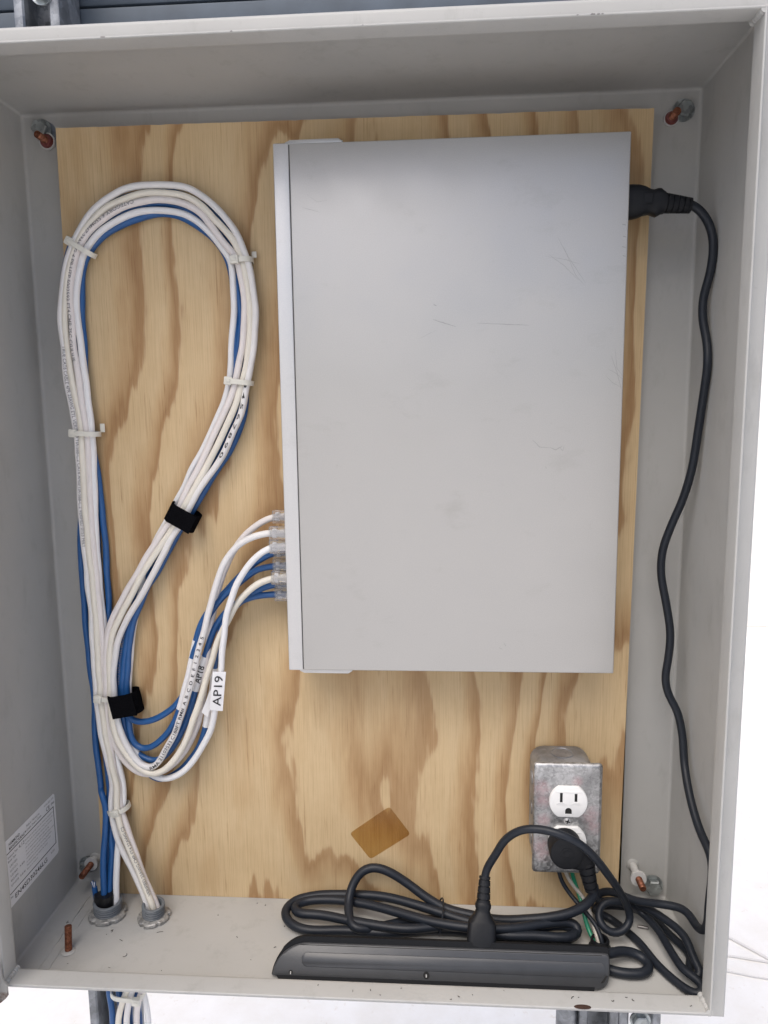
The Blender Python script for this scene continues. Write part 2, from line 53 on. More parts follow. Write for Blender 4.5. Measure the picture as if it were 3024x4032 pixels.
class MB:
    """collects faces (mm) and links them as one mesh object"""
    def __init__(s): s.v = []; s.f = []
    def add(s, verts, faces):
        n = len(s.v); s.v += [tuple(v) for v in verts]; s.f += [tuple(i+n for i in f) for f in faces]; return s
    def box(s, x0, x1, y0, y1, z0, z1, bevel=0.0, seg=2, M=None):
        bm = bmesh.new(); bmesh.ops.create_cube(bm, size=1)
        for v in bm.verts: v.co = V(lerp(x0,x1,v.co.x+.5), lerp(y0,y1,v.co.y+.5), lerp(z0,z1,v.co.z+.5))
        if bevel: bmesh.ops.bevel(bm, geom=bm.edges[:], offset=bevel, segments=seg, profile=.5, affect='EDGES')
        s.frombm(bm, M); return s
    def frombm(s, bm, M=None):
        bm.verts.ensure_lookup_table(); bm.verts.index_update()
        s.add([(M @ v.co if M else v.co) for v in bm.verts], [[v.index for v in f.verts] for f in bm.faces]); bm.free()
    def prism(s, poly, d0, d1, M=None, bevel=0.0, seg=2):
        """poly in local XZ, extruded along local Y from d0 to d1"""
        bm = bmesh.new()
        a = [bm.verts.new((p[0], d0, p[1])) for p in poly]; b = [bm.verts.new((p[0], d1, p[1])) for p in poly]
        n = len(poly); fa = bm.faces.new(a); fb = bm.faces.new(b[::-1])
        for i in range(n): bm.faces.new((a[(i+1)%n], a[i], b[i], b[(i+1)%n]))
        bmesh.ops.recalc_face_normals(bm, faces=bm.faces[:])
        if bevel:
            es = [e for e in bm.edges if fa in e.link_faces or fb in e.link_faces]
            bmesh.ops.bevel(bm, geom=es, offset=bevel, segments=seg, profile=.5, affect='EDGES')
        s.frombm(bm, M); return s
    def lathe(s, prof, c, ax, n=24, close=False, ph=0.0):
        """prof = [(along, radius)], revolved round axis ax through c"""
        ax = V(*ax).normalized(); u = ax.orthogonal().normalized(); w = ax.cross(u); c = V(*c)
        vs_, fs = [], []
        for (h, r) in prof:
            for k in range(n):
                a = 2*math.pi*k/n + ph; vs_.append(c + ax*h + (u*math.cos(a) + w*math.sin(a))*r)
        m = len(prof)
        for i in range(m if close else m-1):
            for k in range(n):
                j = (i+1) % m
                fs.append((i*n+k, i*n+(k+1)%n, j*n+(k+1)%n, j*n+k))
        if not close:
            fs.append(tuple(range(n))[::-1]); fs.append(tuple((m-1)*n+k for k in range(n)))
        return s.add(vs_, fs)
    def sphere(s, c, r, n=10, sc=(1,1,1)):
        bm = bmesh.new(); bmesh.ops.create_uvsphere(bm, u_segments=n, v_segments=max(5, n*2//3), radius=1)
        for v in bm.verts: v.co = V(c[0]+v.co.x*r*sc[0], c[1]+v.co.y*r*sc[1], c[2]+v.co.z*r*sc[2])
        s.frombm(bm); return s
    def tube(s, path, r, n=14, wob=0.0, seed=0.0, caps=True):
        fr = frames(path); m = len(path); vs_, fs = [], []
        for i, (p, t, a, b) in enumerate(fr):
            for k in range(n):
                th = 2*math.pi*k/n; rr = r(i/(m-1)) if callable(r) else r
                if wob: rr *= 1 + wob*noise.noise(V(i*.18+seed, math.cos(th)*1.3, math.sin(th)*1.3+seed))
                vs_.append(p + (a*math.cos(th) + b*math.sin(th))*rr)
        for i in range(m-1):
            for k in range(n): fs.append((i*n+k, i*n+(k+1)%n, (i+1)*n+(k+1)%n, (i+1)*n+k))
        if caps: fs.append(tuple(range(n))[::-1]); fs.append(tuple((m-1)*n+k for k in range(n)))
        return s.add(vs_, fs)
    def loft(s, rings, closed=False):
        n = len(rings[0]); vs_ = [p for r in rings for p in r]; fs = []
        for i in range(len(rings) - (0 if closed else 1)):
            j = (i+1) % len(rings)
            for k in range(n): fs.append((i*n+k, i*n+(k+1)%n, j*n+(k+1)%n, j*n+k))
        if not closed: fs.append(tuple(range(n))[::-1]); fs.append(tuple((len(rings)-1)*n+k for k in range(n)))
        return s.add(vs_, fs)
    def build(s, name, m, parent=None, smooth=35, loc=None):
        me = bpy.data.meshes.new(name)
        o0 = V(*loc) if loc else V(0,0,0)
        me.from_pydata([tuple((V(*v)-o0)*S) for v in s.v], [], s.f); me.materials.append(m)
        bm = bmesh.new(); bm.from_mesh(me); bmesh.ops.recalc_face_normals(bm, faces=bm.faces[:]); bm.to_mesh(me); bm.free()
        if smooth is not None:
            me.shade_smooth(); me.set_sharp_from_angle(angle=math.radians(smooth))
        o = bpy.data.objects.new(name, me); COL.objects.link(o); o.location = o0*S
        if parent: adopt(o, parent)
        return o

def world_loc(o):
    p = V(*o.location)
    while o.parent: o = o.parent; p = p + V(*o.location)
    return p
def adopt(o, parent):
    o.location = V(*o.location) - world_loc(parent); o.parent = parent
def thing(name, label, cat, loc=(0,0,0), group=None):
    e = bpy.data.objects.new(name, None); COL.objects.link(e); e.location = V(*loc)*S; e.empty_display_size = .02
    return tag(e, label, cat, group)
def tag(o, label, cat, group=None):
    o['label'] = label; o['category'] = cat
    if group: o['group'] = group
    return o

def spline(pts, step=3.0):
    """centripetal Catmull-Rom through the points, resampled at an even step (mm)"""
    P = [V(*p) for p in pts]; P = [P[0]*2-P[1]] + P + [P[-1]*2-P[-2]]
    out = []
    for i in range(1, len(P)-2):
        p0, p1, p2, p3 = P[i-1], P[i], P[i+1], P[i+2]
        t0 = 0; t1 = t0+max((p1-p0).length,1e-3)**.5; t2 = t1+max((p2-p1).length,1e-3)**.5; t3 = t2+max((p3-p2).length,1e-3)**.5
        for k in range(8):
            t = t1+(t2-t1)*k/8
            a1 = p0*((t1-t)/(t1-t0))+p1*((t-t0)/(t1-t0)); a2 = p1*((t2-t)/(t2-t1))+p2*((t-t1)/(t2-t1)); a3 = p2*((t3-t)/(t3-t2))+p3*((t-t2)/(t3-t2))
            b1 = a1*((t2-t)/(t2-t0))+a2*((t-t0)/(t2-t0)); b2 = a2*((t3-t)/(t3-t1))+a3*((t-t1)/(t3-t1))
            out.append(b1*((t2-t)/(t2-t1))+b2*((t-t1)/(t2-t1)))
    out.append(P[-2])
    # even resampling, then a light smoothing
    res = [out[0]]; acc = 0
    for a, b in zip(out, out[1:]):
        L = (b-a).length; d = step-acc
        while d <= L: res.append(a.lerp(b, d/L)); d += step
        acc = L-(d-step)
    res.append(out[-1])
    for _ in range(3):
        res = [res[0]] + [res[i]*.5+(res[i-1]+res[i+1])*.25 for i in range(1, len(res)-1)] + [res[-1]]
    return res
def frames(path):
    """position, tangent, towards the viewer side (-y), binormal: transported along the path"""
    m = len(path); T = [(path[min(i+1,m-1)]-path[max(i-1,0)]).normalized() for i in range(m)]
    a = V(0,-1,0); a = (a - T[0]*a.dot(T[0])); a = a.normalized() if a.length > .05 else T[0].orthogonal().normalized()
    fr = []
    for i in range(m):
        a = (a - T[i]*a.dot(T[i])).normalized()
        w = V(0,-1,0) - T[i]*V(0,-1,0).dot(T[i])          # drift back towards the viewer side so that prints stay in view
        if w.length > .3: a = (a*.8 + w.normalized()*.2).normalized()
        fr.append((path[i], T[i], a, T[i].cross(a)))
    return fr
def nearest(path, p):
    p = V(*p); return min(range(len(path)), key=lambda i: (path[i]-p).length)

def text2d(txt, size, bold=0.0, fine=0.0):
    """flat lettering as (verts, faces) with its left end on x = 0 and centred on y = 0"""
    cu = bpy.data.curves.new('lettering', 'FONT'); cu.body = txt; cu.size = size; cu.resolution_u = 3; cu.offset = bold
    ob = bpy.data.objects.new('lettering', cu); COL.objects.link(ob)
    me = bpy.data.meshes.new_from_object(ob.evaluated_get(bpy.context.evaluated_depsgraph_get()))
    bpy.data.objects.remove(ob); bpy.data.curves.remove(cu)
    if fine:                                  # so that big letters can follow a round jacket
        bm = bmesh.new(); bm.from_mesh(me); bmesh.ops.triangulate(bm, faces=bm.faces[:])
        for _ in range(3):
            es = [e for e in bm.edges if e.calc_length() > fine]
            if es: bmesh.ops.subdivide_edges(bm, edges=es, cuts=1)
            bmesh.ops.triangulate(bm, faces=bm.faces[:])
        bm.to_mesh(me); bm.free()
    vs_ = [v.co.copy() for v in me.vertices]; fs = [tuple(p.vertices) for p in me.polygons]
    bpy.data.meshes.remove(me)
    x0 = min(v.x for v in vs_); 
    for v in vs_: v.x -= x0; v.y -= size*.35
    return vs_, fs
def flat_text(txt, size, origin, u, v, m, parent, name='lettering', bold=0.0, fit=None):
    vs_, fs = text2d(txt, size, bold); u = V(*u); v = V(*v); o = V(*origin)
    k = 1.0
    if fit: k = fit/max(p.x for p in vs_)
    return MB().add([o+u*(p.x*k)+v*p.y for p in vs_], fs).build(name, m, parent, None)
def wrap_text(txt, size, path, start, r, m, parent, flip=False, ang=0.0, spacing=1.0, back=False):
    """lettering laid round a cable jacket, running along it from the point next to `start`"""
    fr = frames(path); i0 = nearest(path, start); step = (path[1]-path[0]).length
    vs_, fs = text2d(txt, size, size*.012, 1.1); out = []
    sg = -1 if back else 1
    for p in vs_:
        s = i0 + sg*p.x*spacing/step; i = max(0, min(len(path)-2, int(math.floor(s)))); t = s-i
        c = path[i].lerp(path[i+1], t); _, T, a, b = fr[i]; _, T2, a2, b2 = fr[min(i+1, len(fr)-1)]
        a = a.lerp(a2, t); b = b.lerp(b2, t)
        th = -sg*p.y/r*(-1 if flip else 1) + ang
        out.append(c + (a*math.cos(th) + b*math.sin(th))*(r+.16))
    return MB().add(out, fs).build('print', m, parent, None)

# ------------------------------------------------------------------ materials
class NT:
    def __init__(s, name):
        s.m = bpy.data.materials.new(name); s.m.use_nodes = True; s.t = s.m.node_tree; s.p = s.t.nodes['Principled BSDF']
        s.out = s.t.nodes['Material Output']; s.tc = s.t.nodes.new('ShaderNodeTexCoord').outputs['Object']
    def n(s, kind, **kw):
        nd = s.t.nodes.new('ShaderNode'+kind)
        for k, v in kw.items():
            if k in nd.inputs: nd.inputs[k].default_value = v
            else: setattr(nd, k, v)
        return nd
    def l(s, a, b): s.t.links.new(a, b)
    def map(s, scale, loc=(0,0,0), rot=(0,0,0)):
        mp = s.n('Mapping'); mp.inputs['Scale'].default_value = scale; mp.inputs['Location'].default_value = loc; mp.inputs['Rotation'].default_value = rot
        s.l(s.tc, mp.inputs[0]); return mp.outputs[0]
    def noise(s, vec, scale=1.0, detail=4.0, rough=.55, dist=0.0):
        nd = s.n('TexNoise', Scale=scale, Detail=detail, Roughness=rough, Distortion=dist); s.l(vec, nd.inputs['Vector']); return nd.outputs['Fac']
    def ramp(s, fac, stops, interp='LINEAR'):
        r = s.n('ValToRGB'); r.color_ramp.interpolation = interp; e = r.color_ramp.elements
        while len(e) < len(stops): e.new(.5)
        for el, (p, c) in zip(e, stops): el.position = p; el.color = (*c, 1) if len(c) == 3 else c
        s.l(fac, r.inputs[0]); return r.outputs[0]
    def math(s, op, a, b=None, c=None):
        nd = s.n('Math', operation=op)
        for i, x in enumerate((a, b, c)):
            if x is None: continue
            if isinstance(x, (int, float)): nd.inputs[i].default_value = x
            else: s.l(x, nd.inputs[i])
        return nd.outputs[0]
    def mix(s, fac, a, b, mode='MIX'):
        nd = s.n('Mix', data_type='RGBA', blend_type=mode)
        for k, x in ((0, fac), (6, a), (7, b)):
            if isinstance(x, (int, float)): nd.inputs[k].default_value = x
            elif isinstance(x, tuple): nd.inputs[k].default_value = (*x, 1)
            else: s.l(x, nd.inputs[k])
        return nd.outputs[2]
    def bump(s, h, strength=.3, dist=.0005):
        b = s.n('Bump', Strength=strength, Distance=dist); s.l(h, b.inputs['Height']); s.l(b.outputs[0], s.p.inputs['Normal'])
    def set(s, col=None, rough=None, metal=None, spec=None):
        if col is not None:
            if isinstance(col, tuple): s.p.inputs['Base Color'].default_value = (*col, 1)
            else: s.l(col, s.p.inputs['Base Color'])
        if rough is not None:
            if isinstance(rough, (int, float)): s.p.inputs['Roughness'].default_value = rough
            else: s.l(rough, s.p.inputs['Roughness'])
        if metal is not None: s.p.inputs['Metallic'].default_value = metal
        if spec is not None: s.p.inputs['Specular IOR Level'].default_value = spec
        return s.m
def plain(name, col, rough=.5, metal=0.0, var=.08, vscale=300, bump=.0, bscale=1500, bdist=.0002, spec=.5):
    k = NT(name)
    c = k.ramp(k.noise(k.map((1,1,1)), vscale, 5), [(.25, tuple(x*(1-var) for x in col)), (.75, tuple(min(1, x*(1+var)) for x in col))])
    if bump: k.bump(k.noise(k.map((1,1,1)), bscale, 3), bump, bdist)
    return k.set(c, rough, metal, spec)

def paint_material():
    k = NT('grey_enamel'); v = k.map((1,1,1))
    base = k.ramp(k.noise(v, 9, 4), [(.3, (.405,.404,.388)), (.7, (.445,.444,.428))])
    dirt = k.ramp(k.noise(k.map((60,60,25)), 1.0, 6, .7), [(.54, (0,0,0)), (.8, (.55,.55,.55))])
    c = k.mix(dirt, base, (.31,.305,.285))
    speck = k.ramp(k.noise(v, 420, 2), [(.72, (0,0,0)), (.77, (.7,.7,.7))])
    c = k.mix(speck, c, (.36,.35,.33))
    k.bump(k.noise(v, 700, 3, .6), .35, .00025)
    return k.set(c, k.ramp(k.noise(v, 25, 4), [(.3, (.42,)*3), (.7, (.55,)*3)]), 0, .45)
def ply_material():
    k = NT('pine_plywood'); sep = k.n('SeparateXYZ'); k.l(k.tc, sep.inputs[0]); X, Z = sep.outputs[0], sep.outputs[2]
    big = k.noise(k.map((4.2, 1, 1.5), (2.37, 0, .85)), 1.0, 2.0, .45)
    mid = k.noise(k.map((17, 1, 3.6), (1.7, 0, .3)), 1.0, 4, .62)
    jag = k.noise(k.map((300, 1, 5)), 1.0, 4, .7)
    f = k.math('ADD', k.math('MULTIPLY', X, 15.0), k.math('MULTIPLY', big, 8.0))
    f = k.math('ADD', f, k.math('MULTIPLY', mid, 1.5)); f = k.math('ADD', f, k.math('MULTIPLY', jag, .15))
    saw = k.math('FRACT', f)
    E_, D_ = (.635,.485,.285), (.385,.235,.112)
    late = k.ramp(saw, [(0.0, (.60,.45,.265)), (.04, E_), (.42, (.63,.483,.288)), (.62, (.57,.41,.228)), (.78, (.475,.315,.162)), (.89, D_), (.955, (.42,.265,.132)), (1.0, (.60,.45,.265))])
    # how strongly the rings show: faint at places, marked at others
    show = k.ramp(k.noise(k.map((7, 1, 2.2), (5, 0, 1)), 1.0, 3), [(.30, (.6,)*3), (.5, (1,)*3)])
    c = k.mix(show, (.61,.465,.278), late)
    tone = k.ramp(k.noise(k.map((5, 1, 1.6), (4, 0, 2)), 1.0, 3), [(.3, (.88,.85,.815)), (.7, (.99,.985,.98))])
    c = k.mix(1.0, c, tone, 'MULTIPLY')
    fib = k.ramp(k.noise(k.map((1100, 1, 14)), 1.0, 5, .7), [(.28, (.80,.75,.69)), (.52, (1,1,1)), (.8, (1.07,1.06,1.05))])
    c = k.mix(1.0, c, fib, 'MULTIPLY')
    fl = k.ramp(k.noise(k.map((420, 1, 12), (3, 0, 1)), 1.0, 4, .65), [(.60, (1,1,1)), (.72, (.58,.46,.36))])
    c = k.mix(.8, c, fl, 'MULTIPLY')
    blot = k.ramp(k.noise(k.map((22, 1, 16), (8, 0, 3)), 1.0, 4, .6), [(.35, (.93,.91,.88)), (.6, (1.02,1.02,1.02))])
    c = k.mix(.8, c, blot, 'MULTIPLY')
    k.bump(k.noise(k.map((700, 200, 14)), 1.0, 4, .65), .35, .0004)
    return k.set(c, .62, 0, .35)
def galv_material(name, tint=(1,1,1), pink=False, spangle=260, lo=.33, hi=.62, metal=.85):
    k = NT(name); v = k.map((1,1,1)); w = k.n('TexNoise', Scale=160, Detail=2); k.l(v, w.inputs['Vector'])
    va = k.n('VectorMath', operation='MULTIPLY_ADD'); k.l(w.outputs['Color'], va.inputs[0]); va.inputs[1].default_value = (.011,)*3; k.l(v, va.inputs[2])
    vo = k.n('TexVoronoi', Scale=spangle, feature='F1'); k.l(va.outputs[0], vo.inputs['Vector'])
    bw = k.n('RGBToBW'); k.l(vo.outputs['Color'], bw.inputs[0])
    c = k.ramp(bw.outputs[0], [(.25, tuple(lo*t for t in tint)), (.75, tuple(hi*t for t in tint))])
    blot = k.ramp(k.noise(v, 45, 5, .65), [(.42, (.62,.62,.62)), (.6, (1,1,1))]); c = k.mix(.8, c, blot, 'MULTIPLY')
    if pink:                                  # smudges of red marker chalk
        tot = None; grain = k.noise(v, 190, 5, .7)
        for px, pz, rr in ((.168, -.232, .011), (.170, -.244, .009), (.171, -.262, .009), (.168, -.288, .012), (.171, -.296, .010), (.213, -.257, .012), (.216, -.268, .010), (.2, -.224, .007)):
            dn = k.n('VectorMath', operation='DISTANCE'); k.l(v, dn.inputs[0]); dn.inputs[1].default_value = (px, -.061, pz)
            f = k.math('SUBTRACT', 1.0, k.math('DIVIDE', dn.outputs['Value'], rr)); f = k.math('MAXIMUM', f, 0.0)
            tot = f if tot is None else k.math('MAXIMUM', tot, f)
        f = k.ramp(k.math('MULTIPLY', tot, k.math('MULTIPLY_ADD', grain, 3.0, -.7)), [(.05, (0,0,0)), (.7, (.24,.24,.24))])
        c = k.mix(f, c, (.66,.25,.28))
    k.bump(bw.outputs[0], .12, .0003)
    return k.set(c, k.ramp(bw.outputs[0], [(.2, (.34,)*3), (.8, (.56,)*3)]), metal, .5)
def copper_material():
    k = NT('coppered_thread'); v = k.map((1,1,1))
    c = k.ramp(k.noise(v, 350, 4), [(.3, (.10,.035,.02)), (.55, (.27,.105,.06)), (.8, (.42,.20,.12))])
    return k.set(c, .42, .75)
def ground_material():
    k = NT('white_roof_membrane'); v = k.map((1,1,1))
    c = k.ramp(k.noise(v, 6, 8, .7), [(.3, (.79,.765,.72)), (.6, (.87,.86,.84))])
    sp = k.ramp(k.noise(v, 38, 5, .7), [(.62, (1,1,1)), (.74, (.82,.76,.70))]); c = k.mix(.7, c, sp, 'MULTIPLY')
    return k.set(c, .9, 0, .2)
def clear_material():
    k = NT('clear_polycarbonate'); k.p.inputs['Transmission Weight'].default_value = .88; k.p.inputs['IOR'].default_value = 1.3
    return k.set((.95,.95,.96), .12)
def tape_material():
    k = NT('brown_packing_tape')
    tr = k.n('BsdfTransparent'); gl = k.n('BsdfGlossy', Roughness=.22); mx = k.n('MixShader'); mx.inputs[0].default_value = .035
    tr.inputs[0].default_value = (.905,.835,.70,1)
    k.l(tr.outputs[0], mx.inputs[1]); k.l(gl.outputs[0], mx.inputs[2]); k.l(mx.outputs[0], k.out.inputs[0])
    return k.m
def velcro_material():
    k = NT('black_hook_and_loop'); v = k.map((1,1,1)); h = k.noise(v, 1400, 3, .7)
    c = k.ramp(h, [(.3, (.0025,.0025,.003)), (.8, (.010,.010,.012))]); k.bump(h, .9, .0008)
    return k.set(c, .95, 0, .0)
def chassis_material(name, lo, hi):
    k = NT(name); v = k.map((1,1,1))
    c = k.ramp(k.noise(v, 1300, 3, .7), [(.3, lo), (.7, hi)])
    sm = k.ramp(k.noise(k.map((14,1,26), (.2,0,.3), (0,.5,0)), 1.0, 6, .7), [(.58, (1,1,1)), (.75, (.88,.875,.86))]); c = k.mix(.8, c, sm, 'MULTIPLY')
    scuff = k.ramp(k.noise(v, 60, 7, .75), [(.66, (1,1,1)), (.74, (.80,.78,.75))]); c = k.mix(.5, c, scuff, 'MULTIPLY')
    k.bump(k.noise(v, 1600, 2), .12, .0002)
    return k.set(c, k.ramp(k.noise(v, 20, 5), [(.3, (.30,)*3), (.7, (.42,)*3)]), .5, .5)
def rust_paint_material():
    k = NT('rusting_grey_enamel'); v = k.map((1,1,1)); sep = k.n('SeparateXYZ'); k.l(k.tc, sep.inputs[0])
    m = k.math('ADD', k.math('MULTIPLY', k.noise(v, 90, 6, .7), .03), sep.outputs[2])
    f = k.ramp(k.math('MULTIPLY_ADD', m, -60.0, -20.6), [(.3, (0,0,0)), (.7, (1,1,1))])
    return k.set(k.mix(f, (.34,.335,.32), (.10,.045,.022)), .6)

M = dict(
    paint=paint_material(), ply=ply_material(), galv=galv_material('galvanised_cover', (.98,.98,.98), True, 420, .40, .60, .85),
    galvbox=galv_material('galvanised_box', (.93,.95,1), False, 90, .30, .40, .55), strut=galv_material('galvanised_strut', (.92,.97,1.04), False, 120, .26, .38, .6), purlin=plain('shaded_blue_grey_steel', (.062,.082,.108), .6, .2, .25, 25, .2, 400),  # purlin: shade on the top channels is put into this dark blue grey
    zinc=galv_material('zinc_bolt', (.9,.97,.98), False, 200, .40, .6, .9), copper=copper_material(), ground=ground_material(),
    white=plain('white_jacket', (.70,.685,.675), .42, 0, .04, 120, .25, 260, .0005), pinkish=plain('pinkish_white_jacket', (.70,.655,.635), .42, 0, .04, 120, .25, 260, .0005),
    cream=plain('cream_jacket', (.72,.68,.59), .42, 0, .04, 120, .25, 260, .0005), cool=plain('cool_white_jacket', (.74,.74,.745), .40, 0, .03, 120, .25, 260, .0005),
    blue=plain('blue_jacket', (.014,.086,.255), .40, 0, .10, 120, .3, 240, .0006), ink=plain('black_ink', (.02,.02,.022), .6), greyink=plain('grey_ink', (.22,.21,.21), .6),
    nylon=plain('natural_nylon', (.66,.645,.575), .35, 0, .04, 200, .1, 600), velcro=velcro_material(), clear=clear_material(), gold=plain('gold_contact', (.75,.52,.18), .3, 1),
    pvc=plain('grey_pvc', (.135,.15,.165), .5, 0, .10, 150, .2, 700), lock=galv_material('cast_locknut', (1,.99,.95), False, 420, .30, .46, .25),
    cord=plain('black_cord', (.0145,.018,.025), .42, 0, .12, 200, .12, 500, .0004, .3), blackplastic=plain('black_plastic', (.008,.009,.0115), .5, 0, .12, 200, .3, 1600, .0002, .28),  # cord: black raised towards blue grey, a little haze put into the colour
    gap=plain('dark_gap', (.01,.01,.01), .8), gret=plain('charcoal_plastic', (.058,.061,.066), .32, 0, .10, 60, .35, 1900, .0002), trimgrey=plain('charcoal_trim', (.010,.011,.013), .65, 0, .1, 60, .3, 1900, .0002, .15),
    receptacle=plain('white_nylon_receptacle', (.80,.80,.79), .3, 0, .02), label=plain('white_label_stock', (.78,.78,.79), .38, 0, .02), chassis=chassis_material('grey_chassis', (.435,.428,.412), (.495,.487,.468)),
    bezel=chassis_material('light_bezel', (.57,.57,.565), (.63,.625,.615)), scratch=plain('scratch_metal', (.31,.305,.30), .5), rust=plain('rust', (.05,.024,.016), .85, 0, .4, 700), rustpaint=rust_paint_material(),
    green=plain('green_insulation', (.015,.20,.105), .35), greywire=plain('grey_insulation', (.42,.39,.34), .4), tape=tape_material(), maroon=plain('maroon_collar', (.17,.045,.04), .5), frost=plain('frosted_sleeve', (.55,.55,.54), .45),
    elect=plain('black_tape', (.008,.008,.009), .35), dust=plain('metal_shaving', (.05,.045,.04), .6, 0, .4, 900), steel=plain('dull_steel', (.22,.21,.2), .4, .8), seam=plain('membrane_seam', (.70,.68,.65), .9), screw=plain('bright_screw', (.55,.55,.55), .35, .35), red=plain('red_mark', (.035,.012,.011), .5),
)

# ------------------------------------------------------------------ the setting
GZ = -1300.0
g = MB().add([(-3e5,-3e5,GZ),(3e5,-3e5,GZ),(3e5,3e5,GZ),(-3e5,3e5,GZ)], [(0,1,2,3)]).build('ground', M['ground'], None, None); g['kind'] = 'structure'
for a, b, w in (((700,1315),(1500,410),9),((500,1110),(1700,930),7),((400,1090),(1500,870),5)):
    d = V(b[0]-a[0], b[1]-a[1], 0).normalized(); nrm = V(-d.y, d.x, 0)*w/2; A = V(*a, GZ+4); B = V(*b, GZ+4)
    pts = [A.lerp(B, t/14)+nrm*(4*noise.noise(V(t*.7, a[0], 0))) for t in range(15)]
    mb = MB(); vs_ = []
    for p in pts: vs_ += [p-nrm, p+nrm]
    mb.add(vs_, [(2*i, 2*i+2, 2*i+3, 2*i+1) for i in range(14)]).build('seam', M['seam'], g, None)

wl_ = thing('added_white_wall', 'white wall added beyond the roof to the right of the cabinet', 'wall', (3500, 4000, GZ))  # wall added so the strip beside the cabinet stays white above the horizon
MB().box(1000, 14000, 3985, 4200, GZ, GZ+2600, 8).build('wall', M['ground'], wl_, 30); MB().box(990, 14000, 3970, 4215, GZ+2600, GZ+2660, 8).build('coping', M['ground'], wl_, 30)

# ------------------------------------------------------------------ strut frame behind the cabinet
def channel(lo, hi, axis, c, w=41.3, d=41.3, lip=9.5, t=2.6, face=-1, slots=()):
    """one lipped strut channel running lo..hi along axis ('x' or 'z'); c = (cross, y of its open face); slots = centres of slots in the web"""
    h = w/2; r = 2.5
    out = [(-h+lip, 7), (-h+lip, r*.6), (-h+lip-r*.6, 0), (-h+r, 0), (-h+r*.3, r*.3), (-h, r), (-h, d-r), (-h+r*.3, d-r*.3), (-h+r, d)]
    inn = [(-h+lip-t, 7), (-h+lip-t, t), (-h+t, t), (-h+t, d-t)]
    poly = out + [(-p, q) for p, q in out[::-1]] + [(-p, q) for p, q in inn] + inn[::-1]
    def P(a, q, s): return (s, c[1]-face*q, c[0]+a) if axis == 'x' else (c[0]+a, c[1]-face*q, s)
    return MB().loft([[P(a, q, lo) for a, q in poly], [P(a, q, hi) for a, q in poly]])
def strut(name, label, mb, mat='strut'):
    o = mb.build(name, M[mat], None, 30); return tag(o, label, 'strut channel', 'strut frame carrying the cabinet')
# left upright with slotted web: web built of strips round its slots
def slotted_upright(x, label, lo, hi, slot_z):
    h, d, t, r, lip = 21.5, 41.3, 2.6, 2.5, 10
    e = thing('slotted_strut_channel', label, 'strut channel', (x, 22, lo), 'strut frame carrying the cabinet')
    for sg in (-1, 1):
        prof = [(h-lip, 9), (h-lip, 1.5), (h-lip+1.5, 0), (h-r, 0), (h-.7, .7), (h, r), (h, d-.3), (h-t, d-.3), (h-t, t), (h-lip+t, t), (h-lip+t, 9)]
        MB().loft([[(x+sg*a, 3+q, lo) for a, q in prof], [(x+sg*a, 3+q, hi) for a, q in prof]]).build('flange', M['strut'], e, 30)
    cu = bpy.data.curves.new('web', 'CURVE'); cu.dimensions = '2D'; cu.fill_mode = 'BOTH'; cu.extrude = t/2*S
    def loop(pts):
        sp = cu.splines.new('POLY'); sp.points.add(len(pts)-1); sp.use_cyclic_u = True
        for q, p in zip(sp.points, pts): q.co = (p[0]*S, p[1]*S, 0, 1)
    loop([(-h+t, lo), (h-t, lo), (h-t, hi), (-h+t, hi)])
    for z in slot_z: loop([(6.5*math.cos(a)+0, z + (14 if math.sin(a) >= 0 else -14) + 6.5*math.sin(a)) for a in [2*math.pi*i/20+.01 for i in range(20)]])
    ob = bpy.data.objects.new('web', cu); COL.objects.link(ob)
    me = bpy.data.meshes.new_from_object(ob.evaluated_get(bpy.context.evaluated_depsgraph_get())); bpy.data.objects.remove(ob)
    mb = MB(); mb.add([(x+v.co.x/S, 3+d-1.6+v.co.z/S, v.co.y/S) for v in me.vertices], [tuple(p.vertices) for p in me.polygons]); mb.build('web', M['strut'], e, 30)
    return e
slotted_upright(-283.5, 'galvanised slotted strut behind the hanging data cables, at the left edge of the cabinet', -1290, 560, [-546+50.8*(i-14) for i in range(34)])
slotted_upright(284, 'galvanised slotted strut below the right end of the cabinet, its bolt head showing', -1290, 560, [472-50.8*i for i in range(34)])
strut('strut_channel', 'dark galvanised channel beside the slotted strut under the power strip', channel(-1290, 560, 'z', (242.5, 4)))
def pipe(name, label, x, y, r):
    e = thing(name, label, 'conduit', (x, y, GZ)); MB().tube([V(x, y, z) for z in range(int(GZ), -384, 20)] + [V(x, y, -383.5)], r, 20).build('tube', M['strut'], e, 40)
    MB().lathe([(-420, r+2.2), (-396, r+2.2), (-396, r+3.5), (-384, r+3.5)], (x, y, 0), (0,0,1), 20).build('coupling', M['zinc'], e); return e
pipe('conduit_pipe', 'bright metal conduit pipe under the cabinet, left of the dark channel', 211, 14, 11)
strut('horizontal_strut', 'shaded blue grey horizontal channel just above the top edge of the cabinet', channel(-900, 900, 'x', (470.5, 88), face=1), 'purlin')
strut('horizontal_strut', 'upper of the two horizontal channels above the cabinet, mostly cut off by the picture edge', channel(-900, 900, 'x', (514, 90), face=1), 'purlin')

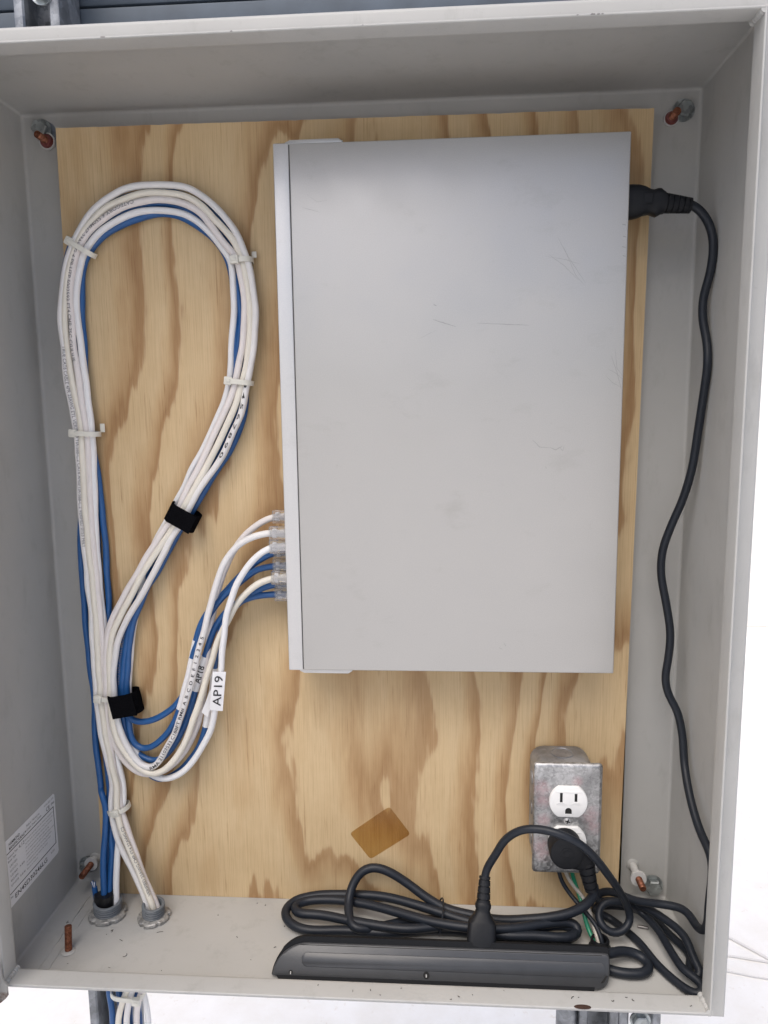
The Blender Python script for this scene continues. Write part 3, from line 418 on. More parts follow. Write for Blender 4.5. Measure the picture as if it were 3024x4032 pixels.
def hexbolt(name, label, c, r=8.2, group=None, washer=11.5, rot=.2, h=6):
    e = thing(name, label, 'bolt', c, group); x, y, z = c
    pr = [(0, r*.97), (.8, r), (h-1.2, r), (h, r*.86)]
    MB().lathe([(a+1.8, b) for a, b in pr], c, (0,-1,0), 6, ph=rot).build('head', M['zinc'], e, 20)
    MB().lathe([(0, washer), (1.8, washer)], c, (0,-1,0), 28).build('washer', M['zinc'], e, 30); return e
BG = 'hex bolts holding the cabinet to its struts'
hexbolt('hex_bolt', 'grey hex bolt in the mounting hole at the upper left corner', (-284.5, 1, 366), 7.6, BG, 9.0, .3)
hexbolt('hex_bolt', 'grey hex bolt in the mounting hole at the upper right corner', (288, 1, 361.5), 7.0, BG, 9.4, .1)
hexbolt('hex_bolt', 'hex bolt inside the dark mounting hole beside the blue cables', (-292.5, 1, -361), 6.6, BG, 8.5, .5)
hexbolt('hex_bolt', 'shiny hex bolt beside the stud with the white sleeve, lower right', (288.6, -2, -363.5), 8.4, BG, 10.2, .25)
hexbolt('strut_bolt', 'galvanised bolt in the strut slot above the cabinet', (-277, 4, 482), 8.5, None, 10.5, .0)
hexbolt('strut_bolt', 'galvanised bolt in the strut slot below the cabinet', (284, 4, -520), 8.5, None, 10.5, .3)

# ------------------------------------------------------------------ the cabinet
W, H, T = 305.0, 381.0, 1.9
FL, YF, YL = 19.8, -143.5, -160.8
cab = thing('steel_cabinet', 'light grey painted steel wall cabinet standing open, with plywood back board', 'enclosure', (0, 0, -H))
def arc(c, r, a0, a1, n=5): return [(c[0]+r*math.cos(math.radians(a0+(a1-a0)*i/n)), c[1]+r*math.sin(math.radians(a0+(a1-a0)*i/n))) for i in range(n+1)]
wall_prof = [(0, T), (0, -138), (T, -138), (T, T)]
rim_prof = [(0, -138)] + arc((3.2, YF+3.2), 3.2, 180, 270) + [(FL-T-.8, YF), (FL-T, YF-.8)] + [(FL-T, YL+.6)] + arc((FL-T/2, YL+.9), T/2, 180, 360, 6) + [(FL, YF-2)] + arc((FL-3.2, YF+T-3.2+.2), 3.2, 0, 90) + [(T+.6, YF+T+.2), (T, YF+T+.8), (T, -138)]
def side(prof, which):
    rings = []
    for sg in (-1, 1):
        r = []
        for o, y in prof:
            if which == 'top': r.append((sg*(W-o), y, H-o))
            if which == 'bottom': r.append((sg*(W-o), y, -H+o))
            if which == 'left': r.append((-W+o, y, sg*(H-o)))
            if which == 'right': r.append((W-o, y, sg*(H-o)))
        rings.append(r)
    return MB().loft(rings)
for w_ in ('top', 'bottom', 'left', 'right'):
    side(wall_prof, w_).build('side_wall', M['paint'], cab, 30)
    side(rim_prof, w_).build('rim', M['paint'], cab, 40)
# back wall with four round mounting holes
cu = bpy.data.curves.new('back_wall', 'CURVE'); cu.dimensions = '2D'; cu.fill_mode = 'BOTH'; cu.extrude = T/2*S
def loop(pts):
    sp = cu.splines.new('POLY'); sp.points.add(len(pts)-1); sp.use_cyclic_u = True
    for q, p in zip(sp.points, pts): q.co = (p[0]*S, p[1]*S, 0, 1)
loop([(-W+T, -H+T), (W-T, -H+T), (W-T, H-T), (-W+T, H-T)])
for hx, hz, hr in ((-280.5, 362.5, 10.0), (288, 361.5, 8.8), (-290.0, -361.0, 9.3), (288.6, -363.5, 5.0)):
    loop([(hx+hr*math.cos(2*math.pi*i/32), hz+hr*math.sin(2*math.pi*i/32)) for i in range(32)])
ob = bpy.data.objects.new('back_wall', cu); COL.objects.link(ob)
me = bpy.data.meshes.new_from_object(ob.evaluated_get(bpy.context.evaluated_depsgraph_get())); bpy.data.objects.remove(ob)
MB().add([(v.co.x/S, T/2+v.co.z/S, v.co.y/S) for v in me.vertices], [tuple(p.vertices) for p in me.polygons]).build('back_wall', M['paint'], cab, 30)
# inside corner fillets (folded sheet: soft lines where walls meet) and weld beads of the lip
def fillet(a, b, u, v, r=3.0):
    a, b, u, v = V(*a), V(*b), V(*u), V(*v)
    pr = [(0, 0)] + [(r-r*math.sin(math.radians(t)), r-r*math.cos(math.radians(t))) for t in range(0, 91, 15)]
    return MB().loft([[p+u*x+v*y for x, y in pr] for p in (a, b)])
iw, ih = W-T, H-T
for a, b, u, v in (((-iw,0,ih),(iw,0,ih),(0,-1,0),(0,0,-1)), ((-iw,0,-ih),(iw,0,-ih),(0,-1,0),(0,0,1)), ((-iw,0,-ih),(-iw,0,ih),(0,-1,0),(1,0,0)), ((iw,0,-ih),(iw,0,ih),(0,-1,0),(-1,0,0))):
    fillet(a, b, u, v).build('corner_bend', M['paint'], cab, 50)
for sx in (-1, 1):
    for sz in (-1, 1):
        fillet((sx*iw,0,sz*ih), (sx*iw,YF+2.2,sz*ih), (-sx,0,0), (0,0,-sz), 2.2).build('corner_weld', M['paint'], cab, 50)
        pts = [V(sx*(W-FL+.2), YF+1 + (YL-YF-.6)*t/24, sz*(H-FL+.2)) for t in range(25)]
        mb = MB(); fr = frames(pts); rings = []
        for i, p in enumerate(pts):
            rr = 2.4 + 1.0*noise.noise(V(i*.5, sx*3, sz*5)) + (.6 if i % 3 == 0 else 0)
            rings.append([p + V(math.cos(a)*rr, 0, math.sin(a)*rr) for a in [2*math.pi*k/10 for k in range(10)]])
        mb.loft(rings).build('weld_bead', M['paint'], cab, 60)
# faint weld seam on the floor beside the left wall
for dx, r in ((24, .7), (33, .45)):
    pts = [V(-iw+dx+1.2*noise.noise(V(t*.3, dx, 0)), -8+(YF+14)*t/40, -ih+.05) for t in range(41)]
    MB().tube(pts, lambda t: r, 6, .5, dx).build('seam', M['paint'], cab, 60)
# welded studs
def stud(c, ax, length, r=3.0, collar=None, sleeve=0.0, washer=None):
    ax = V(*ax); c = V(*c); prof = [(0, r)]; h = 0.0
    while h < length-1.2: prof += [(h+.25, r), (h+.55, r*.87), (h+.9, r*.87), (h+1.2, r)]; h += 1.25
    prof += [(length-.5, r), (length, r*.8)]
    o = MB().lathe(prof, c, ax, 16).build('stud', M['copper'], cab, 25)
    MB().lathe([(.05, r+3.2), (1.0, r+2.6), (1.6, r+.4)], c, ax, 20).build('weld_collar', M['paint'], o, 60)
    if sleeve: MB().lathe([(.2, r+.6), (sleeve, r+.6)], c, ax, 18).build('sleeve', M['frost'], o, 40)
    if washer: MB().lathe([(washer[0], washer[1]), (washer[0]+washer[2], washer[1])], c, ax, 24).build('washer', M['frost'], o, 40)
    if collar: MB().lathe([(collar[0], collar[1]), (collar[0]+.8, collar[1]), (collar[0]+3, collar[1]*.8), (collar[0]+3.4, r)], c, ax, 20).build('collar', M['maroon'], o, 40)
stud((-279.3,0,355), (0,-1,0), 19, 3.3, (2.4, 6.2), 0, (1.2, 7.4, 1.4))
stud((277.3,0,354.5), (0,-1,0), 17.5, 3.3, (2.4, 5.6), 0, (1.2, 6.4, 1.4))
stud((-283.6,0,-354.5), (0,-1,0), 30, 3.2, None, 8, (8, 7.0, 2.0))
stud((269.2,0,-344.3), (0,-1,0), 37, 3.2, None, 20, (20, 7.6, 2.2))
stud((-262.6,-101.2,-ih), (.0,.12,1), 24, 3.2)
# rust where the lip edge is nicked
mb = MB(); pts = [(188+14*math.cos(a), -159.6, -361.6+3.2*math.sin(a)) for a in [math.pi*i/14 for i in range(15)]]
mb.lathe([(-.02, 6.8), (.25, 6.5), (.4, 4.5)], (188, YL+1.2, -H+FL), (0,0,1), 28)
mb.v = [(x, YL+1.2+(y-YL-1.2)*.34, z) for x, y, z in mb.v]
mb.build('rust_spot', M['rust'], cab, 30)
chip = random.Random(3)
for cx, cy, r_ in ((176, YL, .9), (179.5, YL, .6), (182, YL, .45), (166, YL, .4), (-153, YL, 1.0), (-64, YL, .5), (25, YL, .35)):
    n_ = 9; z_ = H-FL+(.9 if cx > -140 else 1.0)
    MB().prism([(cx+r_*(1+.5*chip.random())*math.cos(6.283*i/n_)*1.5, z_+min(.75, r_)*(.5+.5*chip.random())*math.sin(6.283*i/n_)) for i in range(n_)], YL-.08, YL+.3).build('paint_chip', M['steel'], cab, None)
# the open door, swung away to the left; only the lower hinge end reaches into the picture
door = Matrix.Translation(V(-296, -172, 0)) @ Matrix.Rotation(math.radians(-128), 4, 'Z')
mb = MB(); mb.prism([(2, -379), (10, -388), (612, -388), (612, 388), (2, 388)], 0, 16, door, 1.5).build('door', M['rustpaint'], cab, 30)
dr = [o for o in cab.children if o.name.startswith('door')][0]
MB().prism([(-284.2,-337.5), (-283.3,-351.4), (-282.2,-353.9), (-279.1,-357.4), (-279.9,-359.6), (-279.9,-366.9), (-281.7,-369.3), (-287.4,-374.3), (-296,-377), (-300,-377), (-300,-337)], -167, -164.6, None, .5).build('skirt', M['rustpaint'], dr, 30)
for z in (-345, 0, 345):
    MB().lathe([(z-22, 4.2), (z+22, 4.2)], (-304, -160, 0), (0,0,1), 14).build('hinge', M['rustpaint'], cab, 30)
# rating label stuck on the inside of the left wall
LX = -iw+.25
lab = MB().prism([(-119, -325), (-36.5, -325), (-34.5, -323), (-34.5, -264), (-36.5, -262), (-119, -262)], -.12, .12, Matrix(((0,1,0,LX),(1,0,0,0),(0,0,1,0),(0,0,0,1)))).build('rating_label', M['label'], cab, None)
def wl(txt, size, y, z, fit=None, m='ink', bold=0.0): flat_text(txt, size, (LX+.25, y, z), (0,1,0), (0,0,1), M[m], lab, 'lettering', bold, fit)
wl('HAMMOND', 4.0, -113, -267.5, 17, 'ink', .05); wl('MANUFACTURING\u2122', 4.0, -113, -271.5, 27, 'ink', .05)
wl('Made in / Fabriqué au', 3.0, -85, -266.8, 22); wl('Guelph, Ontario, Canada', 3.0, -85, -270.6, 25)
wl('14-Feb-2022 12:33', 2.8, -54, -265.5, 17, 'greyink'); wl('CE', 6.0, -51, -270.8, 6.5); wl('IP66', 3.6, -42, -270.2, 6)
def bar(y0, y1, z0, z1): MB().box(LX+.1, LX+.26, y0, y1, z0, z1).build('rule', M['ink'], lab, None)
bar(-117, -38, -274.9, -274.2); bar(-117, -38, -312.9, -312.2); bar(-38.7, -38, -312.2, -274.9)
wl('Enclosure Type', 2.8, -116, -278.6, 15); wl('4,12', 4.4, -99, -278.6, 9); wl('Boîtier Type', 2.8, -116, -282.3, 12)
for i, (a, b) in enumerate((('LR21001', ''), ('LL21312', ''), ('LISTED', 'A-835'), ('E65324', ''), ('E71073', 'R-8140'))):
    wl(a, 2.7, -114, -287.5-i*4.6, 11, 'ink')
    if b: wl(b, 2.7, -100, -287.5-i*4.6, 8, 'ink')
para = ['Enclosures openings must be closed by equipment', 'marked with the same type rating to maintain the', 'Les ouvertures du boîtier doivent être fermées', 'par un équipement de même type afin de', 'Unless openings are made, provided with a rated',
        'conduit hub, type 4 and 12 wiring equipment', 'or equipment suited to that enclosure type', 'Patents pending, see website for details', 'Brevets en instance']
for i, t_ in enumerate(para): wl(t_, 2.3, -89, -278.4-i*3.55, (49, 48, 46, 40, 49, 44, 42, 36, 18)[i], 'greyink')
wl('No.', 2.8, -116.5, -316.2, 4); wl('EN4SD30246LG', 6.4, -110, -318.6, 54, 'ink', .04); wl('281983', 2.6, -49, -317.5, 7, 'greyink')

# ------------------------------------------------------------------ plywood board
bm = bmesh.new()
nx, nz = 104, 148
x0, x1, z0, z1 = -261.5, 257.5, -378.9, 359.0
grid = [[None]*(nz+1) for _ in range(nx+1)]
def edge(i, j):
    x = lerp(x0, x1, i/nx); z = lerp(z0, z1, j/nz)
    if j == nz: z += -2.3*(i/nx) + .7*noise.noise(V(x*.35, 1, 0))
    if i == nx: x += -.03*(359-z)*.33 + .25*noise.noise(V(z*.2, 5, 0))
    if i == 0: x += .25*noise.noise(V(z*.2, 9, 0)) - 8*(1-j/nz)*.6
    return x, z
mb = MB(); vs_ = []
for i in range(nx+1):
    for j in range(nz+1): x, z = edge(i, j); vs_.append((x, -20, z))
fs = [(i*(nz+1)+j, (i+1)*(nz+1)+j, (i+1)*(nz+1)+j+1, i*(nz+1)+j+1) for i in range(nx) for j in range(nz)]
n0 = len(vs_); border = [(i, 0) for i in range(nx)] + [(nx, j) for j in range(nz)] + [(i, nz) for i in range(nx, 0, -1)] + [(0, j) for j in range(nz, 0, -1)]
for i, j in border: x, z = edge(i, j); vs_.append((x, -1.5, z))
nb = len(border)
for k in range(nb):
    a = border[k]; b = border[(k+1) % nb]
    fs.append((a[0]*(nz+1)+a[1], n0+k, n0+(k+1) % nb, b[0]*(nz+1)+b[1]))
fs.append(tuple(n0+k for k in range(nb)))
ply = mb.add(vs_, fs).build('plywood_panel', M['ply'], None, 30)
tag(ply, 'pine plywood back board with wavy brown grain inside the grey cabinet', 'plywood')
q = [V(27.9,0,-276.3), V(48.6,0,-305.0), V(8.5,0,-332.9), V(-11.8,0,-305.8)]
pts = []
for i in range(4):
    a, b, c = q[i-1], q[i], q[(i+1) % 4]; p0 = b+(a-b).normalized()*4; p1 = b+(c-b).normalized()*4
    for t in range(6): tt = t/5; r_ = p0*(1-tt)**2 + b*2*tt*(1-tt) + p1*tt*tt; pts.append((r_.x, r_.z))
tag(MB().prism(pts, -20.35, -20.28).build('tape_patch', M['tape'], None, None), 'piece of brown translucent tape stuck on the plywood below the switch', 'tape')

# ------------------------------------------------------------------ network switch lying flat against the board
sw = thing('network_switch', 'large light grey metal network switch mounted flat on the plywood', 'network switch', (90, -26, -119.6))
cover = MB().box(-43.9, 226.5, -70, -25.5, -119.7, 321.4, .9, 3).build('cover', M['chassis'], sw, 40)
MB().box(-57.0, -44.4, -70.15, -25.3, -119.9, 321.9, .8, 3).build('bezel', M['bezel'], sw, 40)
MB().box(-46, -42, -69.2, -26, -119, 320.8).build('seam_gap', M['gap'], sw, None)
# front panel with its two rows of sockets (facing the cables)
for i in range(12):
    for y in (-56, -40.5):
        z = 72 - i*15.0
        if -112 < z: MB().box(-57.25, -56.6, y-5, y+5, z-6.2, z+6.2).build('socket', M['gap'], sw, None)
for zz, sg in ((321.6, 1), (-119.9, -1)):
    poly = [(-48, 0), (-1, 0), (-1, 2.0), (-4.5, 4.2), (-8, 4.2), (-44, 4.0), (-48, 2.2)]
    br = MB().prism([(x, zz+sg*z) for x, z in poly], -66, -28, None, .5).build('mounting_bracket', M['bezel'], sw, 40)
    MB().box(-44, -5, -28, -25, *sorted((zz+sg*.2, zz+sg*16)), .6).build('foot', M['bezel'], br, 40)
def scratch(pts, w, jit=.25):
    pts = [V(x, -70.06, z) for x, z in pts]; path = []
    for a, b in zip(pts, pts[1:]): path += [a.lerp(b, t/8) for t in range(8)]
    path.append(pts[-1]); vs_ = []; n = len(path)
    for i, p in enumerate(path):
        t = (path[min(i+1, n-1)]-path[max(i-1, 0)]).normalized(); nn = V(-t.z, 0, t.x); ww = w*(.25+.75*math.sin(math.pi*(i+.5)/(n+.0)))*(1+.4*noise.noise(V(i*.8, p.x, p.z)))
        p = p + nn*jit*noise.noise(V(i*.4, p.z, p.x)); vs_ += [p-nn*ww/2, p+nn*ww/2]
    return vs_, [(2*i, 2*i+2, 2*i+3, 2*i+1) for i in range(n-1)]
mb = MB()
for pts, w in ((((71.5,181.3),(80,178.5),(90.4,175.2)), .7), (((107.4,177.7),(135,176),(150,175.2)), .55), (((72,193.2),(74.5,192)), .8), (((171.4,243.2),(180,228),(194.2,207.2)), .3), (((164.4,230.2),(176,222),(188.7,209.8)), .3), (((176,236),(186,214),(193,206)), .25),
               (((162,229),(178,226),(190,222)), .25), (((216,150),(221,137),(226,120)), .4), (((214,139),(220,136),(225.8,131)), .35), (((219,156),(221,140),(226,133)), .3), (((212,134),(218,128),(225.5,124)), .3), (((153.9,82.2),(160,76),(168,75.5)), .5), (((168,76),(173,73.5),(178.8,77)), .6), (((176,75.8),(179,73),(180,77)), .35),
               (((222.5,243),(225.2,242.2)), .7), (((221.5,252),(224.8,251.2)), .8), (((221.8,235),(225,234)), .6), (((222.6,228),(225.2,227.4)), .6), (((60,166),(75,173)), .18), (((132,-93),(134,-96)), .4), (((128,-97),(131,-99)), .4), (((-30,282),(-22,276),(-14,277)), .2), (((-34,272),(-20,268)), .25), (((165,60),(166,58)), .4)):
    mb.add(*scratch(pts, w))
sm_ = mb.build('scratch_marks', M['scratch'], sw, None); sm_['kind'] = 'stuff'

# ------------------------------------------------------------------ data cables
RC = 3.0
PATH = {k: spline(v, 3.0) for k, v in DATA_CABLES.items()}
for q_, k in enumerate(PATH):                      # jackets are never quite straight
    P_ = PATH[k]; n_ = len(P_)
    PATH[k] = [p + V(noise.noise(V(i*.11, q_*7.3, 1)), .35*noise.noise(V(i*.11, q_*7.3, 5)), noise.noise(V(i*.11, q_*7.3, 9)))*1.1*min(1, i/6, (n_-1-i)/8) for i, p in enumerate(P_)]
def plug(root, p, wire):
    """clear eight-contact modular plug entering the switch from the left"""
    x, y, z = p
    pl = MB().box(-73.5, -52, y-3.9, y+3.9, z-5.85, z+5.85, .5, 2).build('plug', M['clear'], root, 30)
    MB().prism([(-72, -.7), (-58, -3.2), (-57, -1.6), (-71, .5)], z-3, z+3, Matrix(((1,0,0,0),(0,0,1,y-3.6),(0,1,0,0),(0,0,0,1)))).build('latch', M['clear'], pl, 30)
    MB().box(-70.5, -67, y-2.6, y+.5, z-4, z+4, .4, 1).build('crimp_bar', M['label'], pl, 30)
    for k in range(8): MB().tube([V(-67, y-.4+.5*(k%2), z+(k-3.5)*.55), V(-62, y-.6, z+(k-3.5)*.95), V(-55, y+.6, z+(k-3.5)*1.0)], .42, 6).build('conductor', M[('label','greywire','label','blue','label','green','label','cream')[k]], pl, 50)
    for k in range(8): MB().box(-66, -56, y+1.6, y+2.6, z-3.8+k*1.02, z-3.4+k*1.02).build('contact', M['gold'], pl, None)
CABLES = [('W1', 'white', 'white data cable lettered A to F, outermost of the loop, into the second plug'),
          ('W2', 'cream', 'cream white data cable running into the fifth clear plug from the top'),
          ('W3', 'pinkish', 'pinkish white data cable printed CATEGORY 6, into the topmost clear plug'),
          ('W4', 'cool', 'white data cable carrying the flat AP19 tag, innermost white strand of the loop'),
          ('B1', 'blue', 'blue data cable into the lowest clear plug, right of the left cable run'),
          ('B2', 'blue', 'blue data cable leaving the lower strap highest, bulging left of the white run'),
          ('B3', 'blue', 'blue data cable into the fourth plug, middle blue curve below the lower strap'),
          ('B4', 'blue', 'blue data cable hanging lowest in the curve under the switch plugs')]
ROOT = {}
for k, mk, lb in CABLES:
    e = thing('data_cable', lb, 'cable', tuple(PATH[k][0]), 'data cables looped on the plywood'); ROOT[k] = e
    MB().tube(PATH[k], RC, 14, .09, hash_ := {'W1':1.3,'W2':8.1,'W3':15.7,'W4':22.2,'B1':31.9,'B2':44.4,'B3':52.8,'B4':61.5}[k]).build('jacket', M[mk], e, 60)
    end = PATH[k][-1]; plug(e, (end.x, end.y, end.z), mk)
    MB().tube([end + V(t, 0, 0) for t in (-1, 2, 5, 8)], RC*.97, 12).build('conductor_end', M[mk], e, 60)
wrap_text('CATEGORY 6 550MHZ 23AWG 4 PR UTP 5002593 FT4 CMR 75C C(UL)US', 4.6, PATH['W3'], (-187, -33, 289.7), RC, M['greyink'], ROOT['W3'], back=True, ang=-.25, spacing=1.17)
wrap_text('TRUE CAT6 CABLE 4PR 23AWG ETL VERIFIED TIA-568-C.2 CAT6 ANSI/TIA-568-C.2 VERIFIED 0153 FEET', 4.0, PATH['W1'], (-260, -33, 170.4), RC, M['greyink'], ROOT['W1'], back=True, ang=.45, spacing=1.02)
wrap_text('3 4 5 6 7 8 9 0', 3.6, PATH['W1'], (-92, -33, 133), RC, M['ink'], ROOT['W1'], spacing=3.4, ang=.2)
wrap_text('RMA 21103533 C188FT RM#  A  B  C  D  E  F  1  2  3  4  5', 4.0, PATH['W1'], (-200, -38, -231), RC, M['ink'], ROOT['W1'], spacing=1.52, ang=.1)
wrap_text('VERIFIED 23AWG CMR FT4 22AWG C2', 4.2, PATH['W2'], (-196, -52, -350), RC, M['greyink'], ROOT['W2'], ang=.9, back=False)
wrap_text('E300C 4PR UTP CMR 23AWG CAT6 C(UL)', 4.0, PATH['B1'], (-216, -27, -80), RC, M['greyink'], ROOT['B1'], ang=.2)
# white marker sleeves on the blue cables, and the flag label
def sleeve(k, a, b, txt=None, at_=None, size=9, ang=0.0):
    i, j = sorted((nearest(PATH[k], a), nearest(PATH[k], b)))
    s = MB().tube(PATH[k][i:j+1], RC+.45, 16).build('marker_sleeve', M['label'], ROOT[k], 60)
    if txt: t = wrap_text(txt, size, PATH[k], at_, RC+.5, M['ink'], s, ang=ang); t.name = 'lettering'
sleeve('B2', (-148.9,-45,-104.9), (-163.2,-42,-151.4)); sleeve('B3', (-170,-42,-172), (-153.7,-44,-122))
sleeve('B1', (-153,-40,-155.3), (-144.5,-44,-118), 'AP18', (-151,-40,-146), 8.5); sleeve('B4', (-146.2,-36,-189.5), (-135.8,-36,-130), 'AP18', (-142.5,-36,-172), 9, .2)
fl = [V(-130.3,0,-127.0), V(-118.0,0,-127.1), V(-124.5,0,-167.3), V(-136.8,0,-166.5)]
y_top = PATH['W4'][nearest(PATH['W4'], (-124.5,-54,-127))].y-RC-.7; y_bot = PATH['W4'][nearest(PATH['W4'], (-130,-50,-167))].y-RC-.7
def flag_y(s_, t): return lerp(y_top, y_bot, t) + .3*((s_-.45)**2)*4 - .5*math.sin(t*3.14)
rings = []
for t in range(13):
    a = fl[0].lerp(fl[3], t/12); b = fl[1].lerp(fl[2], t/12); r = []
    for s_ in range(9): p = a.lerp(b, s_/8); r.append(V(p.x, flag_y(s_/8, t/12), p.z))
    rings.append(r + [p+V(0,.3,0) for p in r[::-1]])
flag = MB().loft(rings).build('flag_label', M['label'], ROOT['W4'], 40)
ud = (fl[0]-fl[3]).normalized(); vd = (fl[0]-fl[1]).normalized()
o_ = fl[3].lerp(fl[2], .5) + ud*5.2
vs_, fs = text2d('AP19', 11.8, .03, 1.5); k_ = 31.0/max(p.x for p in vs_); out = []
for p in vs_:
    w_ = o_ + ud*(p.x*k_) + vd*(p.y*.95); tt = max(0, min(1, (fl[0]-w_).dot(ud)/40)); ss = max(0, min(1, (w_-fl[0].lerp(fl[3], tt)).dot(-vd)/12.3))
    out.append(V(w_.x, flag_y(ss, tt) - .25, w_.z))
MB().add(out, fs).build('lettering', M['ink'], flag, None)
# second, half hidden flag label behind it
fl2 = [V(-138,-44,-150), V(-133,-42,-150), V(-142,-42,-178), V(-147,-44,-172)]
MB().add([tuple(p) for p in fl2] + [tuple(p+V(0,.4,0)) for p in fl2], [(0,1,2,3), (7,6,5,4), (0,4,5,1), (1,5,6,2), (2,6,7,3), (3,7,4,0)]).build('flag_label', M['label'], ROOT['W3'], None)

# ------------------------------------------------------------------ cable ties and straps
def stadium(c, u, hw, hd, n=8, yc=0.0):
    """closed loop round a bundle: u = direction across it (in XZ); the loop runs front (-y) to back"""
    r = min(hw, hd)*.92; pts = []
    for sx, sy, a0 in ((1,-1,-90), (1,1,0), (-1,1,90), (-1,-1,180)):
        for t in range(n+1):
            a = math.radians(a0+90*t/n); pts.append((sx*(hw-r)+r*math.cos(a), sy*(hd-r)+r*math.sin(a)))
    return [c + u*x + V(0, y, 0) for x, y in pts]
def band(pts, w_dir, width, th, c):
    n = len(pts); rings = []
    for i, p in enumerate(pts):
        t = (pts[(i+1) % n]-pts[i-1]).normalized(); nn = t.cross(w_dir).normalized()
        if nn.dot(p-c) < 0: nn = -nn
        rings.append([p - w_dir*width/2, p - w_dir*width/2 + nn*th, p + w_dir*width/2 + nn*th, p + w_dir*width/2])
    return MB().loft(rings, True)
def cable_tie(label, a, b, front, depth, head, hy=None, tail=None):
    a, b = V(*a), V(*b); u = V(b.x-a.x, 0, b.z-a.z); hw = u.length/2; u.normalize(); w = V(-u.z, 0, u.x); c = (a+b)/2; c.y = front+depth/2
    e = thing('cable_tie', label, 'cable tie', tuple(c), 'nylon ties round the data cables')
    MB_ = band(stadium(c, u, hw-1.2, depth/2), w, 4.5, 1.1, c); MB_.build('strap', M['nylon'], e, 40)
    hc = c + u*(head*hw) + V(0, -depth/2-.9 if hy is None else hy, 0)
    R = Matrix((( u.x, 0, w.x, hc.x), (0, 1, 0, hc.y), (u.z, 0, w.z, hc.z), (0, 0, 0, 1)))
    hd_ = MB().box(-3.8, 3.8, -2.4, 2.4, -3.6, 3.6, 1.0, 2, R).build('head', M['nylon'], e, 40)
    MB().box(-1.6, 2.2, -3.1, -2.2, -1.4, 1.4, .3, 1, R).build('pawl', M['nylon'], hd_, 40)
    if tail: t0, t1 = V(*tail[0]), V(*tail[1]); MB().box(t0.x-2.2, t0.x+2.2, t0.y-.6, t0.y+.6, t0.z, t1.z, .4, 1).build('tail', M['nylon'], e, 30)
cable_tie('nylon cable tie on the upper left shoulder of the cable loop', (-251.3,0,260.7), (-228.3,0,246.7), -37.4, 15.5, -.78, -5)
cable_tie('nylon cable tie on the upper right shoulder of the cable loop', (-106.2,0,239.0), (-85.6,0,240.4), -37.4, 15.5, -.45, None, ((-86,-25,243), (-86,-25,248.5)))
cable_tie('nylon cable tie halfway down the right side of the cable loop', (-114,0,136.2), (-89.3,0,133.2), -37.4, 15.5, -.74, -6)
cable_tie('nylon cable tie halfway down the left cable run, above the straps', (-260.4,0,90.8), (-234.4,0,89.4), -37.6, 15.8, -.76, -5.5, ((-234.6,-24,91), (-234.6,-24,99)))
cable_tie('nylon cable tie half hidden behind the lower black strap', (-257,0,-161.5), (-235,0,-164.5), -38.4, 16.4, -.3)
cable_tie('nylon cable tie gathering the cables just above the floor fittings', (-250.5,0,-281.5), (-228.6,0,-275.5), -40.2, 18, .08)
cable_tie('nylon cable tie round the cables hanging below the cabinet', (-248.5,0,-456.6), (-213.5,0,-459.5), -66, 24, .72)
def strap(label, c, u, hw, front, depth, width, lift):
    c = V(*c); u = V(*u).normalized(); w = V(-u.z, 0, u.x); c.y = front+depth/2
    e = thing('hook_and_loop_strap', label, 'strap', tuple(c), 'black straps round the data cables')
    band(stadium(c, u, hw, depth/2, 10), w, width, 1.5, c).build('band', M['velcro'], e, 40)
    f0 = c + V(0, -depth/2-1.8, 0)
    rings = []
    for t in range(9):
        x = lerp(-hw*.75, hw*1.06, t/8); y = 0 if t < 6 else -.5*(t-5)*lift
        p = f0 + u*x + V(0, y, 0) + w*.6
        rings.append([p-w*width*.5, p-w*width*.5+V(0,-1.3,0), p+w*width*.5+V(0,-1.3,0), p+w*width*.5])
    MB().loft(rings).build('flap', M['velcro'], e, 40)
strap('black strap round the cable run in the middle, above the switch plugs', (-160,0,12.4), (1,0,-.56), 13.4, -39.2, 17.5, 17.5, .9)
strap('black strap on the lower left where the cables turn up to the plugs', (-225.5,0,-168.6), (1,0,.19), 13.6, -41.2, 19.5, 21.5, .5)

# ------------------------------------------------------------------ conduit fittings in the cabinet floor
def fitting(label, c, r, nut):
    x, y = c; zb = -ih
    e = thing('conduit_fitting', label, 'conduit fitting', (x, y, zb), 'threaded fittings through the cabinet floor')
    prof = []; h = -26
    while h < 15.5: prof += [(h, r), (h+.7, r), (h+1.25, r-.9), (h+1.75, r-.9)]; h += 2.5
    prof += [(16.2, r), (16.8, r-.8), (16.8, r-2.6), (14, r-3.2), (-26, r-3.2)]
    MB().lathe(prof, (x, y, zb), (.06,-.10,1), 40, close=True).build('threaded_collar', M['pvc'], e, 30)
    rings = []
    for zz, dr in ((.3, 0), (.9, .5), (3.6, .5), (4.4, -.4)):
        ro = []
        for k in range(96):
            a = 2*math.pi*k/96; f = (a*6/(2*math.pi)) % 1; notch = 1.9 if f < .2 else 0
            rr = nut + dr - notch*(1 if .03 < f < .17 else .5) + .4*math.sin(a*3+x); ro.append(V(x+.06*zz+rr*math.cos(a), y-.1*zz+rr*math.sin(a), zb+zz + .5*math.sin(a*4)))
        rings.append(ro)
    rings.append([V(x+(r+.1)*math.cos(2*math.pi*k/96), y+(r+.1)*math.sin(2*math.pi*k/96), zb+4.9) for k in range(96)])
    MB().loft(rings).build('locknut', M['lock'], e, 35)
    return e
f1 = fitting('larger grey threaded fitting holding the blue cables', (-248, -51), 13.4, 17.6)
fitting('smaller grey threaded fitting holding the three white cables', (-201, -54), 10.8, 15.0)
rings = []
